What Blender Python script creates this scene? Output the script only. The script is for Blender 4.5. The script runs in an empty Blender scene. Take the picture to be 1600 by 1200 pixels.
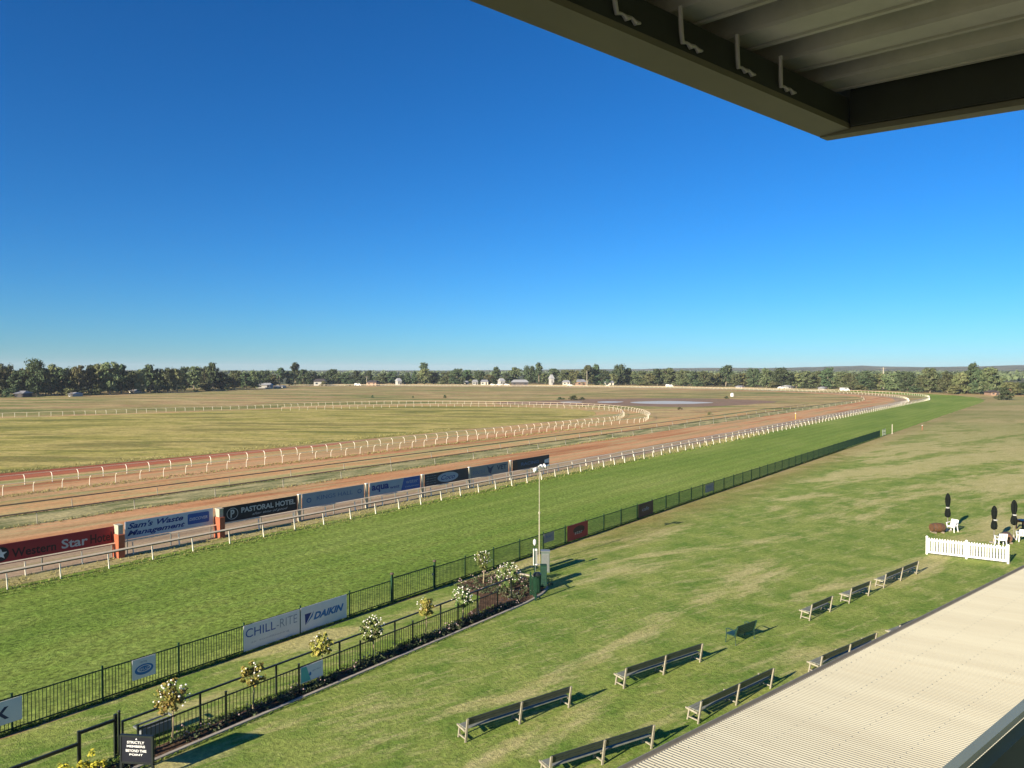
import bpy, math, random
from mathutils import Vector, Matrix, noise
random.seed(7)
R = math.radians
COL = bpy.context.scene.collection
SC = bpy.context.scene

# ------------------------------------------------------------------ camera maths (photo 1600x1200)
F = 1155.0; HZ = 578.0; CH = 12.0; YAW = R(37.4)
PIT = math.atan((600 - HZ) / F)
FW = Vector((-math.sin(YAW), math.cos(YAW))); RT = Vector((math.cos(YAW), math.sin(YAW)))
def G(px, py, z=0.0):
    """point of the level z seen at a photo position"""
    u = (px - 800) / F; v = (600 - py) / F
    up = -math.sin(PIT) + v * math.cos(PIT); fh = math.cos(PIT) + v * math.sin(PIT)
    t = (z - CH) / up
    p = FW * (fh * t) + RT * (u * t)
    return Vector((p.x, p.y, z))
def YL(X, px):
    """Y where the vertical plane x=X is seen at photo column px"""
    u = (px - 800) / F
    a = YAW - math.atan(u)
    return -X / math.tan(a)

# ------------------------------------------------------------------ material helpers
class NT:
    def __init__(s, name):
        s.m = bpy.data.materials.new(name); s.m.use_nodes = True
        s.t = s.m.node_tree; s.n = s.t.nodes; s.l = s.t.links
        s.bsdf = s.n['Principled BSDF']
    def node(s, typ, **kw):
        n = s.n.new(typ)
        for k, v in kw.items(): setattr(n, k, v)
        return n
    def link(s, a, b): s.l.new(a, b)
    def coord(s, scale=(1, 1, 1), rot=0.0):
        tc = s.node('ShaderNodeTexCoord'); mp = s.node('ShaderNodeMapping')
        mp.vector_type = 'TEXTURE'      # turn first, then stretch
        mp.inputs['Rotation'].default_value = (0, 0, rot)
        mp.inputs['Scale'].default_value = tuple(1 / q for q in scale)
        s.link(tc.outputs['Object'], mp.inputs['Vector']); return mp.outputs['Vector']
    def noise(s, vec, scale, detail=4, rough=.55, dist=0.0):
        n = s.node('ShaderNodeTexNoise')
        n.inputs['Scale'].default_value = scale; n.inputs['Detail'].default_value = detail
        n.inputs['Roughness'].default_value = rough; n.inputs['Distortion'].default_value = dist
        if vec: s.link(vec, n.inputs['Vector'])
        return n.outputs['Fac']
    def ramp(s, fac, stops):
        r = s.node('ShaderNodeValToRGB'); e = r.color_ramp.elements
        while len(e) < len(stops): e.new(.5)
        for i, (p, c) in enumerate(stops):
            e[i].position = p; e[i].color = (c[0], c[1], c[2], 1)
        s.link(fac, r.inputs['Fac']); return r.outputs['Color']
    def mix(s, fac, a, b, blend='MIX'):
        n = s.node('ShaderNodeMix', data_type='RGBA', blend_type=blend)
        if isinstance(fac, float): n.inputs[0].default_value = fac
        else: s.link(fac, n.inputs[0])
        for sk, v in ((n.inputs[6], a), (n.inputs[7], b)):
            if isinstance(v, tuple): sk.default_value = (v[0], v[1], v[2], 1)
            else: s.link(v, sk)
        return n.outputs[2]
    def math(s, op, a, b=0.0, clamp=False):
        n = s.node('ShaderNodeMath', operation=op); n.use_clamp = clamp
        for sk, v in ((n.inputs[0], a), (n.inputs[1], b)):
            if isinstance(v, (int, float)): sk.default_value = v
            else: s.link(v, sk)
        return n.outputs[0]
    def maprange(s, v, a, b, c=0.0, d=1.0):
        n = s.node('ShaderNodeMapRange'); s.link(v, n.inputs[0])
        for i, x in enumerate((a, b, c, d)): n.inputs[i + 1].default_value = x
        return n.outputs[0]
    def sep(s, vec):
        n = s.node('ShaderNodeSeparateXYZ'); s.link(vec, n.inputs[0]); return n.outputs
    def bump(s, h, strength=.4, dist=.05):
        n = s.node('ShaderNodeBump'); n.inputs['Strength'].default_value = strength
        n.inputs['Distance'].default_value = dist
        s.link(h, n.inputs['Height']); s.link(n.outputs[0], s.bsdf.inputs['Normal'])
    def out(s, col=None, rough=.9, spec=.2, metal=0.0):
        b = s.bsdf
        if isinstance(col, tuple): b.inputs['Base Color'].default_value = (col[0], col[1], col[2], 1)
        elif col is not None: s.link(col, b.inputs['Base Color'])
        b.inputs['Roughness'].default_value = rough
        b.inputs['Specular IOR Level'].default_value = spec
        b.inputs['Metallic'].default_value = metal
        return s.m

def paint(name, c, rough=.55, spec=.4, var=.25, scale=3.0, metal=0.0):
    n = NT(name); v = n.coord()
    f = n.noise(v, scale, 6, .65)
    col = n.mix(n.maprange(f, .3, .7), tuple(x * (1 - var) for x in c), tuple(min(1, x * (1 + var * .5)) for x in c))
    return n.out(col, rough, spec, metal)

def ground(name, stops, big=.08, stretch=(1, 1), rot=0.0, fine=6.0, fvar=(.72, 1.25), bump=.5, bdist=.06, mid=None, spots=None):
    n = NT(name)
    v = n.coord((stretch[0], stretch[1], 1), rot); w = n.coord()
    col = n.ramp(n.noise(v, big, 7, .6, .3), stops)
    if mid:
        m = n.noise(v, mid[0], 5, .65)
        col = n.mix(n.maprange(m, mid[2], mid[3]), col, mid[1])
    if spots: col = n.mix(n.maprange(n.noise(w, spots[0], 9, .78), spots[2], spots[3], 0, .85), col, spots[1])
    f = n.noise(w, fine, 8, .72)
    k = n.maprange(f, .3, .7, fvar[0], fvar[1])
    cc = n.node('ShaderNodeCombineColor')
    for i in range(3): n.link(k, cc.inputs[i])
    col = n.mix(1.0, col, cc.outputs[0], 'MULTIPLY')
    n.bump(f, bump, bdist)
    return n.out(col, .95, .08)

M = {}
# turf of the course : lush, clumpy
def turf_mat():
    n = NT('turf'); w = n.coord()
    st = n.coord((1.0, .22, 1), 0)
    big = n.noise(st, .09, 6, .6, .4)
    col = n.ramp(big, [(.32, (.145, .232, .036)), (.5, (.212, .292, .052)), (.68, (.295, .345, .086))])
    mid = n.noise(w, .55, 5, .6)
    col = n.mix(n.maprange(mid, .48, .72, 0, .5), col, (.30, .35, .09))
    # pale mowing lanes along the course
    lane = n.noise(n.coord((.9, .012, 1)), 1.0, 3, .5)
    col = n.mix(n.maprange(lane, .45, .65, 0, .35), col, (.148, .262, .040))
    f = n.noise(n.coord((1, .75, 1)), 4.2, 8, .72)
    g = n.noise(w, 22.0, 4, .6)
    k = n.maprange(f, .36, .62, .46, 1.34)
    k2 = n.maprange(g, .3, .7, .85, 1.15)
    k = n.math('MULTIPLY', k, k2)
    wv = n.node('ShaderNodeTexWave', wave_type='BANDS', bands_direction='X'); n.link(w, wv.inputs['Vector']); wv.inputs['Scale'].default_value = .17; wv.inputs['Distortion'].default_value = .8; wv.inputs['Detail'].default_value = 2
    k = n.math('MULTIPLY', k, n.maprange(wv.outputs['Fac'], 0, 1, .93, 1.06))
    cc = n.node('ShaderNodeCombineColor')
    for i in range(3): n.link(k, cc.inputs[i])
    col = n.mix(1.0, col, cc.outputs[0], 'MULTIPLY')
    n.bump(n.math('ADD', f, n.math('MULTIPLY', g, .3)), .75, .11)
    return n.out(col, .95, .06)
M['turf'] = turf_mat()

def lawn_mat():
    n = NT('lawn'); w = n.coord()
    rot = R(-17)
    sv = n.coord((1.0, .26, 1), rot)
    xyz = n.sep(w)
    big = n.noise(sv, .19, 9, .72, .3)
    green = n.mix(n.maprange(n.noise(w, .45, 7, .68), .38, .60), (.148, .240, .040), (.280, .335, .078))
    tan = n.mix(n.maprange(n.noise(sv, 1.1, 5, .7), .35, .65), (.44, .40, .145), (.60, .52, .25))
    # worn and dry further along the straight
    far = n.maprange(xyz[1], 28, 120, 0, .11)
    thr = n.math('ADD', big, far)
    f1 = n.maprange(thr, .535, .61)
    col = n.mix(n.math('MULTIPLY', f1, .85), green, tan)
    # thin straw streaks
    st = n.noise(n.coord((2.2, .5, 1), rot), .9, 8, .78)
    col = n.mix(n.maprange(st, .52, .64, 0, .7), col, (.46, .43, .18))
    # brown bare strip along the steel fence
    edge = n.maprange(n.math('ADD', xyz[0], n.math('MULTIPLY', n.noise(w, .25, 4, .6), 5.0)), -26.5, -20.5, 1, 0)
    away = n.maprange(xyz[1], 32, 50)
    brown = n.mix(n.maprange(n.noise(sv, .8, 5, .7), .4, .62), (.26, .17, .065), (.40, .30, .13))
    col = n.mix(n.math('MULTIPLY', n.math('MULTIPLY', edge, away), .8, True), col, brown)
    fl = n.maprange(xyz[1], 100, 230, 0, .75)
    col = n.mix(fl, col, n.ramp(n.noise(n.coord((.3, 1, 1), R(37)), .05, 7, .65), [(.38, (.19, .21, .065)), (.5, (.30, .26, .11)), (.62, (.43, .32, .16))]))
    f = n.noise(w, 5.0, 8, .72); g = n.noise(w, 26.0, 4, .6)
    k = n.math('MULTIPLY', n.maprange(f, .35, .65, .68, 1.26), n.maprange(g, .3, .7, .80, 1.20))
    cc = n.node('ShaderNodeCombineColor')
    for i in range(3): n.link(k, cc.inputs[i])
    col = n.mix(1.0, col, cc.outputs[0], 'MULTIPLY')
    n.bump(n.math('ADD', f, n.math('MULTIPLY', g, .4)), .7, .09)
    return n.out(col, .95, .06)
M['lawn'] = lawn_mat()
M['ground'] = ground('dry_ground', [(.40, (.15, .175, .055)), (.46, (.30, .27, .095)), (.51, (.37, .235, .115)), (.55, (.52, .38, .18)), (.61, (.20, .21, .065))], .022, (.40, 1.5), R(37.4), .8, (.70, 1.25), .5, .15, mid=(.20, (.50, .42, .17), .5, .66), spots=(.11, (.13, .14, .05), .55, .66))
M['yellow_grass'] = ground('yellow_grass', [(.37, (.20, .20, .055)), (.45, (.38, .34, .090)), (.53, (.54, .44, .15)), (.62, (.26, .23, .07))], .055, (.45, 1.5), R(37.4), .9, (.70, 1.25), .8, .25, mid=(.35, (.24, .24, .060), .50, .64), spots=(.5, (.20, .17, .06), .56, .68))
M['sand'] = ground('sand', [(.38, (.38, .17, .075)), (.46, (.52, .255, .115)), (.54, (.60, .35, .175)), (.62, (.42, .28, .13))], .22, (1, .07), 0, 2.5, (.78, 1.18), .5, .05, mid=(1.1, (.46, .37, .18), .50, .66), spots=(.6, (.33, .17, .08), .54, .70))
M['red_sand'] = ground('red_sand', [(.36, (.30, .095, .050)), (.5, (.42, .145, .075)), (.64, (.50, .24, .12))], .12, (1, .08), 0, 2.5, (.82, 1.15), .4, .04)
M['mixed'] = ground('worn_verge', [(.38, (.34, .31, .12)), (.45, (.52, .30, .13)), (.51, (.60, .35, .16)), (.56, (.48, .41, .18)), (.64, (.27, .26, .09))], .34, (1, .06), 0, 2.2, (.75, 1.2), .5, .06, spots=(.45, (.36, .33, .15), .50, .62))
M['strip_grass'] = ground('verge_grass', [(.38, (.15, .175, .06)), (.5, (.32, .30, .14)), (.62, (.50, .43, .21))], .7, (1, .25), 0, 3.0, (.6, 1.3), .8, .1)
M['straw'] = ground('straw_verge', [(.3, (.30, .27, .10)), (.5, (.43, .37, .17)), (.7, (.24, .25, .07))], .5, (1, .25), 0, 4.0, (.7, 1.2), .6, .08)
M['path'] = ground('gravel_path', [(.38, (.27, .20, .13)), (.5, (.42, .31, .20)), (.62, (.32, .27, .14))], .6, (1, .1), 0, 4.0, (.75, 1.2), .5, .04)
M['pale'] = ground('pale_strip', [(.38, (.50, .45, .22)), (.5, (.66, .58, .33)), (.62, (.46, .43, .19))], .05, (1, .3), 0, 1.0, (.85, 1.1), .2, .03)
M['mud'] = ground('mud', [(.3, (.20, .13, .09)), (.5, (.28, .19, .13)), (.7, (.20, .17, .09))], .08, (1, 1), 0, 1.0, (.75, 1.2), .2, .03)
M['mulch'] = ground('mulch', [(.3, (.07, .045, .03)), (.5, (.13, .08, .05)), (.7, (.22, .14, .09))], 2.0, (1, 1), 0, 14.0, (.5, 1.4), 1.0, .05)
M['woodland_floor'] = ground('woodland_floor', [(.3, (.045, .060, .030)), (.5, (.085, .095, .045)), (.7, (.16, .15, .085))], .02, (1, 1), 0, .3, (.7, 1.3), .2, .1)
def hill_mat():
    n = NT('hills'); w = n.coord()
    f = n.noise(w, .006, 8, .7); g = n.noise(w, .035, 6, .75)
    col = n.ramp(f, [(.38, (.045, .065, .035)), (.52, (.085, .095, .055)), (.64, (.22, .20, .12))])
    col = n.mix(n.maprange(g, .62, .70), col, (.38, .33, .26))
    return n.out(col, 1, 0)
M['hills'] = hill_mat()
def water_mat():
    n = NT('water')
    return n.out((.52, .50, .42), .4, .08)
M['water'] = water_mat()

M['cream_rail'] = paint('cream_rail', (.86, .68, .46), .4, .5, .12)
M['white_rail'] = paint('white_rail', (.88, .82, .64), .4, .5, .12)
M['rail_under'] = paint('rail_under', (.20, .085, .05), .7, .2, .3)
M['dull_rail'] = paint('dull_rail', (.115, .085, .065), .7, .2, .25)
M['green_steel'] = paint('green_steel', (.014, .052, .026), .7, .2, .3)
M['black_steel'] = paint('black_steel', (.014, .020, .018), .4, .5, .3)
M['galv'] = paint('galvanised', (.24, .26, .24), .4, .5, .2, metal=.3)
M['orange_paint'] = paint('orange_paint', (.40, .120, .060), .7, .2, .2)
M['white'] = paint('white', (.80, .78, .72), .5, .4, .06)
M['white_plastic'] = paint('white_plastic', (.84, .83, .80), .35, .5, .04)
M['post_cream'] = paint('post_cream', (.46, .42, .31), .6, .3, .25, 8)
M['bench_slab'] = paint('bench_slab', (.038, .050, .046), .38, .5, .3, 5)
M['bench_post'] = paint('bench_post', (.34, .31, .23), .7, .2, .35, 8)
M['bench_seat'] = paint('bench_seat', (.22, .23, .19), .75, .2, .25, 5)
M['park_green'] = paint('park_green', (.020, .060, .040), .4, .5, .3)
M['canvas'] = paint('canvas', (.010, .013, .011), .9, .1, .3)
M['umb_pole'] = paint('umbrella_pole', (.22, .20, .16), .5, .4, .2)
M['strap'] = paint('strap', (.42, .42, .38), .8, .1, .1)
M['oak'] = paint('oak', (.14, .072, .036), .6, .3, .4, 6)
M['hoop'] = paint('hoop', (.10, .09, .08), .5, .5, .2, metal=.5)
M['dark_table'] = paint('dark_table', (.045, .022, .022), .4, .4, .3)
M['concrete'] = paint('concrete', (.40, .36, .29), .9, .1, .25, 4)
M['brick'] = paint('pavers', (.38, .27, .20), .9, .1, .35, 9)
M['bark'] = paint('bark', (.30, .25, .19), .95, .05, .4, 2)
M['stem'] = paint('rose_stem', (.42, .34, .22), .9, .05, .3, 8)
M['cream_sheet'] = None
def sheet_mat():
    n = NT('cream_sheet'); base = n.noise(n.coord((.05, 1.3, 1)), 1.0, 2, .5); st = n.noise(n.coord((.35, 5, 1)), 1.0, 5, .7); sp = n.noise(n.coord(), 2.2, 6, .7)
    col = n.mix(n.maprange(base, .35, .65), (.415, .390, .285), (.455, .432, .318))
    col = n.mix(n.maprange(st, .55, .75, 0, .5), col, (.40, .35, .24)); col = n.mix(n.maprange(sp, .60, .78, 0, .5), col, (.34, .30, .22))
    return n.out(col, .5, .4)
M['cream_sheet'] = sheet_mat()
M['gutter'] = paint('gutter_paint', (.27, .255, .215), .5, .4, .15)
M['roof_sheet'] = paint('zinc_sheet', (.43, .42, .34), .42, .5, .35, 1.6)
M['beam'] = paint('beam_paint', (.140, .136, .092), .55, .35, .14, 2)
M['beam_dark'] = paint('beam_inside_shade', (.030, .036, .030), .6, .3, .3, 2)  # dark paint taken near black, standing in for the shade inside the beams
M['bracket'] = paint('bracket', (.36, .35, .33), .4, .5, .1)
M['rail_teal'] = paint('rail_powdercoat', (.20, .24, .20), .35, .5, .1)
M['panel_teal'] = paint('panel_teal', (.016, .032, .034), .6, .2, .3)
M['wall_cream'] = paint('render_cream', (.60, .56, .46), .85, .1, .1, .3)
M['wall_brick'] = paint('brick_wall', (.36, .24, .17), .9, .1, .2, 1)
M['roof_grey'] = paint('roof_grey', (.30, .30, .31), .6, .3, .15, .5)
M['roof_dark'] = paint('roof_dark', (.075, .065, .062), .7, .3, .2, .5)
M['roof_white'] = paint('roof_white', (.38, .38, .37), .5, .3, .05, .5)
M['roof_tile'] = paint('roof_tile', (.40, .20, .13), .8, .1, .2, .5)
M['house_white'] = paint('house_white', (.42, .41, .38), .8, .1, .1, .5)
M['glass_dark'] = paint('window_glass', (.03, .04, .05), .15, .5, .2)
M['rubber'] = paint('rubber', (.02, .02, .02), .8, .2, .1)
M['yellow'] = paint('yellow_paint', (.75, .50, .08), .5, .3, .1)
M['petal'] = paint('petal', (.86, .82, .70), .6, .2, .05, 20)
M['petal_pink'] = paint('petal_pink', (.50, .36, .34), .6, .2, .3, 20)

def leaf(name, a, b, c, scale=1.0, rnd=.35):
    n = NT(name); oi = n.node('ShaderNodeObjectInfo')
    f = n.noise(n.coord(), scale, 4, .7)
    col = n.ramp(f, [(.32, a), (.5, b), (.68, c)])
    hs = n.node('ShaderNodeHueSaturation')
    n.link(col, hs.inputs['Color'])
    n.link(n.maprange(oi.outputs['Random'], 0, 1, 1 - rnd, 1 + rnd), hs.inputs['Value'])
    n.link(n.maprange(oi.outputs['Random'], 0, 1, .47, .525), hs.inputs['Hue'])
    m = n.out(hs.outputs[0], .8, .15)
    return m
M['gum'] = leaf('gum_leaf', (.070, .098, .042), (.110, .138, .062), (.165, .175, .090), .35)
M['dark_leaf'] = leaf('dark_leaf', (.045, .072, .036), (.068, .100, .048), (.105, .130, .060), .35)
M['olive_leaf'] = leaf('olive_leaf', (.100, .118, .046), (.145, .155, .065), (.205, .200, .095), .35)
M['rose_leaf'] = leaf('rose_leaf', (.14, .16, .030), (.24, .22, .05), (.36, .22, .07), 6, .2)
M['rose_green'] = leaf('rose_leaf_green', (.05, .09, .03), (.12, .17, .045), (.26, .25, .09), 6, .2)
M['bed_leaf'] = leaf('bed_leaf', (.026, .045, .022), (.065, .090, .040), (.20, .17, .10), 5, .2)
M['lime_leaf'] = leaf('lime_leaf', (.22, .26, .02), (.42, .44, .04), (.60, .58, .08), 6, .1)

# flat sign colours
def sign(name, c, rough=.45): return paint(name, c, rough, .3, .06, 1.5)
S = {k: sign('sign_' + k, v) for k, v in dict(red=(.30, .022, .030), black=(.012, .014, .022), white=(.66, .67, .68), lightblue=(.44, .50, .57), blue=(.020, .085, .33), deepblue=(.012, .035, .20),
     steel=(.25, .30, .355), grey=(.21, .225, .235), aqua=(.27, .34, .42), navy=(.028, .034, .05), ink=(.03, .045, .10), silver=(.46, .46, .45), greytext=(.22, .27, .36), maroon=(.045, .022, .025),
     darkred=(.035, .010, .014), brightred=(.28, .030, .030), teal=(.10, .42, .38), midblue=(.03, .16, .42), dimblue=(.06, .12, .26), brown=(.06, .035, .028), chalk=(.72, .72, .70)).items()}

# ------------------------------------------------------------------ mesh helpers
class MB:
    def __init__(s): s.v = []; s.f = []
    def add(s, vs, fs):
        o = len(s.v); s.v += [tuple(p) for p in vs]; s.f += [tuple(i + o for i in f) for f in fs]; return s
    def box(s, c, size, rz=0.0, tilt=None):
        hx, hy, hz = size[0] / 2, size[1] / 2, size[2] / 2
        P = [Vector((x, y, z)) for x in (-hx, hx) for y in (-hy, hy) for z in (-hz, hz)]
        if tilt: P = [tilt @ p for p in P]
        if rz: P = [Matrix.Rotation(rz, 3, 'Z') @ p for p in P]
        P = [p + Vector(c) for p in P]
        return s.add(P, [(0, 1, 3, 2), (4, 6, 7, 5), (0, 4, 5, 1), (2, 3, 7, 6), (0, 2, 6, 4), (1, 5, 7, 3)])
    def bar(s, a, b, w, h, up=Vector((0, 0, 1))):
        a = Vector(a); b = Vector(b); d = (b - a).normalized()
        x = d.cross(up)
        if x.length < 1e-3: x = d.cross(Vector((0, 1, 0)))
        x.normalize(); y = x.cross(d).normalized()
        P = []
        for p in (a, b):
            for sx, sy in ((-1, -1), (1, -1), (1, 1), (-1, 1)): P.append(p + x * (sx * w / 2) + y * (sy * h / 2))
        return s.add(P, [(0, 3, 2, 1), (4, 5, 6, 7), (0, 1, 5, 4), (1, 2, 6, 5), (2, 3, 7, 6), (3, 0, 4, 7)])
    def tube(s, pts, r, n=8, flat=1.0):
        pts = [Vector(p) for p in pts]; rs = r if isinstance(r, (list, tuple)) else [r] * len(pts)
        P = []; fs = []
        for i, p in enumerate(pts):
            d = (pts[min(i + 1, len(pts) - 1)] - pts[max(i - 1, 0)]).normalized()
            x = d.cross(Vector((0, 0, 1)))
            if x.length < 1e-2: x = d.cross(Vector((0, 1, 0)))
            x.normalize(); y = x.cross(d).normalized()
            for k in range(n):
                a = 2 * math.pi * k / n
                P.append(p + x * (math.cos(a) * rs[i]) + y * (math.sin(a) * rs[i] * flat))
        for i in range(len(pts) - 1):
            for k in range(n):
                k2 = (k + 1) % n
                fs.append((i * n + k, i * n + k2, (i + 1) * n + k2, (i + 1) * n + k))
        fs.append(tuple(reversed(range(n)))); fs.append(tuple(range((len(pts) - 1) * n, len(pts) * n)))
        return s.add(P, fs)
    def lathe(s, prof, n=16, c=(0, 0, 0), axis=None):
        P = []; fs = []
        for (r, z) in prof:
            for k in range(n):
                a = 2 * math.pi * k / n; p = Vector((r * math.cos(a), r * math.sin(a), z))
                if axis: p = axis @ p
                P.append(p + Vector(c))
        for i in range(len(prof) - 1):
            for k in range(n):
                k2 = (k + 1) % n
                fs.append((i * n + k, i * n + k2, (i + 1) * n + k2, (i + 1) * n + k))
        fs.append(tuple(reversed(range(n)))); fs.append(tuple(range((len(prof) - 1) * n, len(prof) * n)))
        return s.add(P, fs)
    def build(s, name, mat, parent=None, smooth=False):
        me = bpy.data.meshes.new(name); me.from_pydata(s.v, [], s.f); me.materials.append(mat)
        if smooth: me.polygons.foreach_set('use_smooth', [True] * len(me.polygons))
        me.update()
        o = bpy.data.objects.new(name, me); COL.objects.link(o)
        if parent: o.parent = parent
        return o
def tag(o, label=None, cat=None, group=None, kind=None):
    if label: o['label'] = label
    if cat: o['category'] = cat
    if group: o['group'] = group
    if kind: o['kind'] = kind
    return o
def thing(name, label, cat, loc=(0, 0, 0), rz=0.0, group=None):
    o = bpy.data.objects.new(name, None); COL.objects.link(o); o.empty_display_size = .2
    o.location = loc; o.rotation_euler = (0, 0, rz)
    return tag(o, label, cat, group)
def kids(o, _m={}): return [c for c in bpy.data.objects if c.parent == o]
def copy_tree(o, loc, rz, label, group=None):
    r = o.copy(); COL.objects.link(r); r.location = loc; r.rotation_euler = (0, 0, rz); r['label'] = label
    if group: r['group'] = group
    for ch in kids(o):
        c = ch.copy(); COL.objects.link(c); c.parent = r
        for g in kids(ch):
            d = g.copy(); COL.objects.link(d); d.parent = c
    return r
def catmull(pts, step=4.0):
    pts = [Vector(p) for p in pts]; out = []
    for i in range(len(pts) - 1):
        p0 = pts[max(i - 1, 0)]; p1 = pts[i]; p2 = pts[i + 1]; p3 = pts[min(i + 2, len(pts) - 1)]
        n = max(1, int((p2 - p1).length / step))
        for k in range(n):
            t = k / n
            out.append(.5 * ((2 * p1) + (p2 - p0) * t + (2 * p0 - 5 * p1 + 4 * p2 - p3) * t * t + (3 * p1 - p0 - 3 * p2 + p3) * t ** 3))
    out.append(pts[-1]); return out
def offset(path, d):
    """positive d = left of travel (towards the infield)"""
    out = []
    for i, p in enumerate(path):
        t = (path[min(i + 1, len(path) - 1)] - path[max(i - 1, 0)]).normalized()
        out.append(Vector((p.x - t.y * d, p.y + t.x * d)))
    return out
def resample(path, step, start=0.0):
    out = []; acc = -start; 
    for i in range(len(path) - 1):
        a, b = path[i], path[i + 1]; L = (b - a).length; t = 0.0
        while acc <= L:
            if acc >= 0: out.append((a.lerp(b, acc / L), (b - a).normalized()))
            acc += step
        acc -= L
    return out
def jit(p, amt, fr=.35):
    return amt * (noise.noise(Vector((p.x * fr, p.y * fr, 3.1))) + .5 * noise.noise(Vector((p.x * fr * 3, p.y * fr * 3, 7.7))))
def ribbon(name, path, d0, d1, z, mat, j=.4):
    L = offset(path, d0); Rr = offset(path, d1); m = MB(); n = len(path)
    vs = []
    for i in range(n):
        a = L[i]; b = Rr[i]; dr = (b - a).normalized()
        a = a + dr * jit(a, j); b = b + dr * jit(b, j)
        vs += [(a.x, a.y, z), (b.x, b.y, z)]
    fs = [(2 * i, 2 * i + 1, 2 * i + 3, 2 * i + 2) for i in range(n - 1)]
    m.add(vs, fs); o = m.build(name, mat)
    me = o.data
    if me.polygons[0].normal.z < 0: me.flip_normals()
    return tag(o, kind='structure')
def poly_sheet(name, pts, z, mat):
    m = MB(); m.add([(p[0], p[1], z) for p in pts], [tuple(range(len(pts)))])
    o = m.build(name, mat)
    if o.data.polygons[0].normal.z < 0: o.data.flip_normals()
    return tag(o, kind='structure')
def smooth_closed(pts, step, j=0.0):
    pp = [Vector(p[:2]) for p in pts]; pp = [pp[-1]] + pp + [pp[0], pp[1]]
    c = catmull(pp, step)
    # keep the loop only
    out = []; started = False
    for p in c:
        if not started and (p - pp[1]).length < 1e-6: started = True
        elif started and (p - pp[1]).length < 1e-6: break
        if started: out.append(p)
    if j: out = [p + Vector((jit(p, j), jit(Vector((p.y, p.x)), j))) for p in out]
    return out

# ------------------------------------------------------------------ text
_tc = {}
def text_polys(txt, bold=0.0, shear=0.0):
    key = (txt, bold, shear)
    if key in _tc: return _tc[key]
    cu = bpy.data.curves.new('t', 'FONT'); cu.body = txt; cu.resolution_u = 3; cu.offset = bold; cu.shear = shear
    ob = bpy.data.objects.new('t', cu); COL.objects.link(ob)
    dg = bpy.context.evaluated_depsgraph_get(); dg.update()
    me = bpy.data.meshes.new_from_object(ob.evaluated_get(dg))
    vs = [(v.co.x, v.co.y) for v in me.vertices]; fs = [tuple(p.vertices) for p in me.polygons]
    bpy.data.objects.remove(ob); bpy.data.curves.remove(cu); bpy.data.meshes.remove(me)
    x0 = min(v[0] for v in vs); x1 = max(v[0] for v in vs); y0 = min(v[1] for v in vs); y1 = max(v[1] for v in vs)
    vs = [((v[0] - x0) / (x1 - x0), (v[1] - y0) / (y1 - y0)) for v in vs]
    _tc[key] = (vs, fs); return _tc[key]
def put_text(m, txt, u0, u1, v0, v1, x, bold=.01, shear=0.0, skew=0.0):
    vs, fs = text_polys(txt, bold, shear)
    m.add([(x, u0 + (u1 - u0) * a, v0 + (v1 - v0) * b + skew * a) for a, b in vs], fs)
def disc(m, cu, cv, ru, rv, x, n=28, inner=0.0):
    if inner:
        P = []
        for k in range(n):
            a = 2 * math.pi * k / n
            P.append((x, cu + ru * math.cos(a), cv + rv * math.sin(a))); P.append((x, cu + ru * inner * math.cos(a), cv + rv * inner * math.sin(a)))
        m.add(P, [(2 * k, (2 * k + 2) % (2 * n), (2 * k + 3) % (2 * n), 2 * k + 1) for k in range(n)])
    else:
        m.add([(x, cu + ru * math.cos(2 * math.pi * k / n), cv + rv * math.sin(2 * math.pi * k / n)) for k in range(n)], [tuple(range(n))])
def rrect(m, u0, u1, v0, v1, x, r=.06):
    P = []
    for cx, cy, a0 in ((u1 - r, v1 - r, 0), (u0 + r, v1 - r, 90), (u0 + r, v0 + r, 180), (u1 - r, v0 + r, 270)):
        for k in range(5):
            a = R(a0 + k * 22.5); P.append((x, cx + r * math.cos(a), cy + r * math.sin(a)))
    m.add(P, [tuple(range(len(P)))])

# ------------------------------------------------------------------ the ground and the course
inner = catmull([(-46.4, y) for y in (-30, 0, 40, 100, 160, 220, 280)] + [(-46.5, 325), (-48.5, 348), (-55, 378), (-73, 407), (-105, 432), (-148, 447), (-190, 453), (-237, 453), (-330, 428), (-412, 388), (-500, 335), (-600, 270)], 3)
inner = [Vector((p.x, p.y)) for p in inner]
rail2 = catmull([(-48.7, y) for y in (-30, 0, 40, 100, 160, 220, 260)] + [(-49, 290), (-52, 322), (-64, 362), (-91, 398), (-130, 424), (-180, 438), (-237, 441), (-330, 416), (-412, 374), (-500, 320)], 3)
rail2 = [Vector((p.x, p.y)) for p in rail2]

m = MB(); N = 12; ext = 6000
m.add([(x, y, 0) for x in (-ext, ext) for y in (-1500, 6000)], [(0, 2, 3, 1)])
tag(m.build('ground', M['ground']), kind='structure')
# far plain beyond the tree belt
poly_sheet('woodland_floor', [(p.x, p.y) for p in [G(-900, 616.5), G(-200, 614.5), G(150, 611), G(330, 605.5), G(440, 600.5), G(620, 598.8), G(850, 598.5), G(1100, 601), G(1300, 605), G(1420, 609.5), G(1530, 612), G(1700, 612), G(2300, 612), G(3200, 590), G(2400, 580.2), G(800, 580.2), G(-800, 580.2)]], .004, M['woodland_floor'])
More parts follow.
